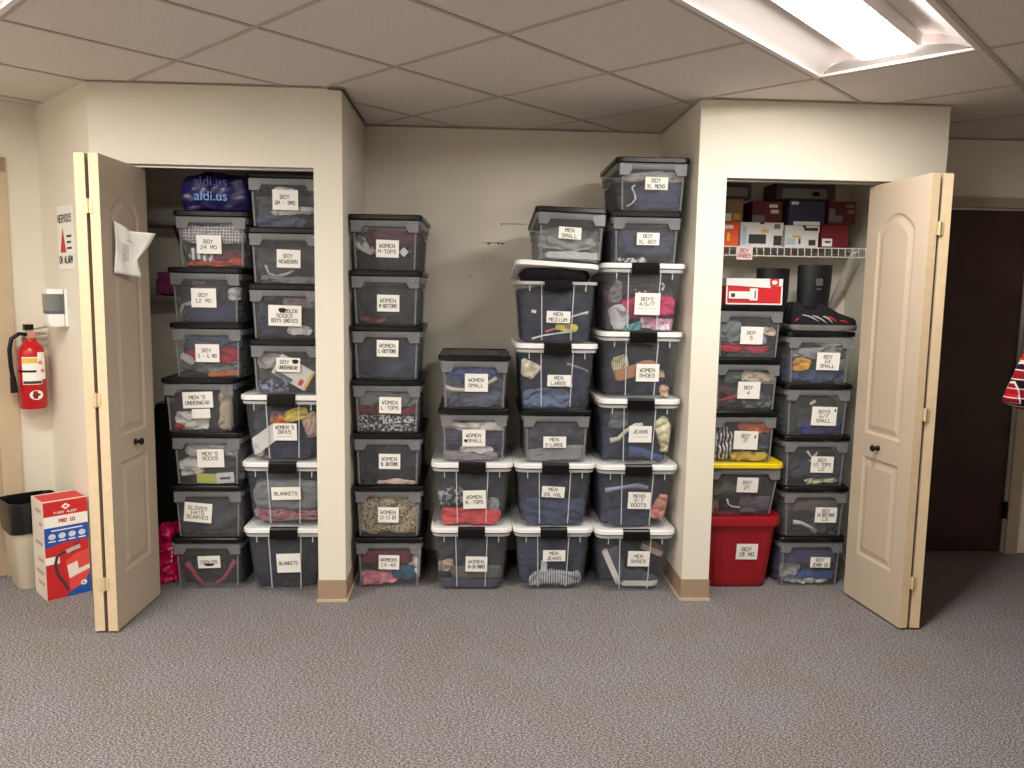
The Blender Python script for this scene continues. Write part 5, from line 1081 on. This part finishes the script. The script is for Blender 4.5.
# wastebasket with black liner
wb = thing('wastebasket', 'beige plastic wastebasket with black liner by the left wall', 'wastebasket', (-2.168, 0.268, 0), math.radians(45))
mb = MB(); rings = [rrect(0.175*k, 0.185*k, 0.045, z, 6) for k, z in ((0.97, 0.0), (1.0, 0.01), (1.32, 0.40), (1.36, 0.40), (1.36, 0.412))]
mb.loft(rings, True, False); smooth_angle(mb.build('bucket', mat('beige_plastic', (200, 188, 168), 0.45), wb), 40)
LIN_M = mat('black_bag_film', (18, 18, 20), 0.22, 0.1, 20, 0.5, 40)
mb = MB(); rings = []
for k, z, am in ((1.27, 0.28, 0.008), (1.31, 0.34, 0.006), (1.37, 0.40, 0.005), (1.38, 0.43, 0.007), (1.30, 0.435, 0.004), (1.2, 0.36, 0.005), (1.05, 0.2, 0.004)):
    r = rrect(0.175*k+0.008, 0.185*k+0.008, 0.05, z, 6)
    rings.append([(x*(1+am*6*noise.noise((x*20, y*20, z*9))), y*(1+am*6*noise.noise((x*20+5, y*20, z*9))), zz+am*2*noise.noise((x*14, y*14, 3.0))) for x, y, zz in r])
mb.loft(rings, False, True); smooth_angle(mb.build('liner', LIN_M, wb), 60)

# notice taped on the left bifold leaf
nt_ = thing('door_notice', 'wrinkled white paper notice taped to the left bifold door', 'notice', (-1.482, -0.22, 1.62), 0)
def bil(c, u, v): # corners: bottom-left, bottom-right, top-right, top-left
    return [c[0][i]*(1-u)*(1-v)+c[1][i]*u*(1-v)+c[2][i]*u*v+c[3][i]*(1-u)*v for i in range(3)]
NC = [(0.002, -0.045, -0.085), (0.056, 0.080, -0.098), (0.050, 0.095, 0.075), (0.004, -0.030, 0.130)]
mb = MB(); nu, nv = 14, 16; grid = []
for j in range(nv+1):
    row = []
    for i in range(nu+1):
        u, v = i/nu, j/nv; x, y, z = bil(NC, u, v)
        flap = max(0, u-0.62)*max(0, v-0.42)*4.0
        x += 0.006*math.sin(5*u+3*v)**2+0.055*flap; y += 0.05*flap-0.10*max(0, u-0.7)*max(0, 1-abs(v-0.42)*3); z += 0.03*flap*(v-0.3)
        row.append((x, y, z))
    grid.append(row)
mb.loft(grid, False, False, closed=False); pp = mb.build('paper', PAPER, nt_, True)
md = pp.modifiers.new('thickness', 'SOLIDIFY'); md.thickness = 0.0008
mb = MB()
for k in range(9):              # printed table and title line, laid on the sheet
    if k == 8: u0, u1, v = 0.42, 0.66, 0.74
    else: u0, u1, v = 0.26, 0.50, 0.30+0.045*k
    q = [Vector(bil(NC, u, w))+Vector((0.0095, -0.006, 0)) for u, w in ((u0, v), (u1, v), (u1, v+0.012), (u0, v+0.012))]
    mb.quad(*q)
mb.build('printed_lines', INK_SOFT, nt_)

# screw holes and scuffs on the alcove wall
WH_ = thing('wall_scuffs', 'row of old screw holes and scuffs on the alcove wall', 'wall marks', (0, YB-0.0004, 0))
for k, (x, z, w, h) in enumerate(((0.17, 1.86, 0.010, 0.010), (0.24, 1.862, 0.16, 0.004), (0.10, 1.752, 0.018, 0.010), (0.155, 1.755, 0.012, 0.014), (0.175, 1.753, 0.010, 0.014), (0.13, 1.757, 0.15, 0.004), (0.0, 1.57, 0.008, 0.010), (0.07, 1.655, 0.006, 0.006))):
    mb = MB(); mb.poly([(x+w/2*math.cos(a), -0.0006, z+h/2*math.sin(a)) for a in [6.283*j/10 for j in range(10)]]); mb.build('screw_hole' if w < 0.05 else 'scuff', mat('scuff_dark', (84, 74, 64), 0.9), WH_)

# ------------------------------------------------------------------ coat rack with the plaid shirt at the right edge
def flannel(red, scale):
    m, nt, b = node_mat('flannel_plaid'); tc = add(nt, 'ShaderNodeTexCoord'); facs = {}
    for key, ax, sc_, lo, hi in (('cx', 'X', scale, .45, .55), ('cz', 'Z', scale, .45, .55), ('lx', 'X', scale*2, .955, .985), ('lz', 'Z', scale*2, .955, .985)):
        w = add(nt, 'ShaderNodeTexWave'); w.bands_direction = ax; w.inputs['Scale'].default_value = sc_
        r = add(nt, 'ShaderNodeValToRGB'); r.color_ramp.elements[0].position = lo; r.color_ramp.elements[1].position = hi
        nt.links.new(tc.outputs['Object'], w.inputs['Vector']); nt.links.new(w.outputs['Fac'], r.inputs['Fac']); facs[key] = r.outputs['Color']
    def m2(op, a, c):
        n = add(nt, 'ShaderNodeMath', operation=op); nt.links.new(a, n.inputs[0]); nt.links.new(c, n.inputs[1]); return n.outputs[0]
    chk = m2('MULTIPLY', facs['cx'], facs['cz']); hlf = add(nt, 'ShaderNodeMath', operation='MULTIPLY'); nt.links.new(m2('ADD', facs['cx'], facs['cz']), hlf.inputs[0]); hlf.inputs[1].default_value = 0.5
    mx = add(nt, 'ShaderNodeMix', data_type='RGBA'); nt.links.new(hlf.outputs[0], mx.inputs[0]); mx.inputs[6].default_value = lin((26, 22, 26)); mx.inputs[7].default_value = lin(red)
    ml = add(nt, 'ShaderNodeMix', data_type='RGBA'); nt.links.new(m2('MAXIMUM', facs['lx'], facs['lz']), ml.inputs[0]); nt.links.new(mx.outputs[2], ml.inputs[6]); ml.inputs[7].default_value = lin((226, 208, 204))
    nt.links.new(ml.outputs[2], b.inputs['Base Color']); b.inputs['Roughness'].default_value = 0.95; b.inputs['Specular IOR Level'].default_value = 0.1
    return m
PLAID = flannel((178, 30, 42), 4.5)
RX, RY = 2.62, -0.56
rk = thing('coat_rack', 'black metal coat rack holding the plaid shirt', 'coat rack', (RX, RY, 0))
mb = MB(); mb.lathe([(0.0, 0.0), (0.14, 0.0), (0.14, 0.012), (0.03, 0.02), (0.015, 0.04), (0.015, 1.78), (0.0, 1.785)], 20); mb.build('post', BLACKM, rk)
for a in range(4):
    an = a*math.pi/2+math.pi+0.66; c_, s_ = math.cos(an), math.sin(an)
    mb = MB(); mb.tube([(0, 0, 1.65), (0.17*c_, 0.17*s_, 1.65), (0.22*c_, 0.22*s_, 1.70)], 0.008); mb.build('hook', BLACKM, rk)
shirt = thing('plaid_shirt', 'red, black and white plaid flannel shirt hanging on the coat rack', 'shirt', (RX-0.30, RY-0.03, 0.045))
mb = MB(); rings = []
for z, w, d in ((1.62, 0.03, 0.03), (1.55, 0.10, 0.05), (1.45, 0.15, 0.06), (1.2, 0.17, 0.07), (0.85, 0.19, 0.08), (0.82, 0.19, 0.08)):
    rings.append([(0.1+w*0.55*math.cos(6.283*k/18)*(1+0.12*math.sin(5*6.283*k/18)), -0.09+d*math.sin(6.283*k/18)*(1+0.2*math.sin(4*6.283*k/18)), z) for k in range(18)])
mb.loft(rings, True, False); mb.build('torso', PLAID, shirt, True)
mb = MB(); mb.tube([(0.10, -0.10, 1.50), (0.02, -0.12, 1.42), (-0.07, -0.14, 1.30), (-0.145, -0.15, 1.17), (-0.20, -0.16, 1.06)], [0.05, 0.062, 0.062, 0.056, 0.052], 12); mb.build('sleeve', PLAID, shirt, True)
mb = MB(); mb.tube([(-0.178, -0.157, 1.092), (-0.203, -0.161, 1.032)], [0.056, 0.056], 12); mb.build('cuff', PLAID, shirt, True)
mb = MB(); mb.tube([(0.12, -0.09, 1.50), (0.185, -0.10, 1.40), (0.235, -0.11, 1.26), (0.262, -0.115, 1.12), (0.28, -0.12, 1.0)], [0.05, 0.062, 0.060, 0.054, 0.050], 12); mb.build('sleeve', PLAID, shirt, True)
mb = MB(); mb.tube([(0.276, -0.119, 1.05), (0.282, -0.12, 0.985)], [0.054, 0.054], 12); mb.build('cuff', PLAID, shirt, True)
mb = MB(); mb.loft([[(0.1+0.045*math.cos(6.283*k/14), -0.09+0.035*math.sin(6.283*k/14), z) for k in range(14)] for z in (1.585, 1.635)], False, False); mb.build('collar', PLAID, shirt, True)
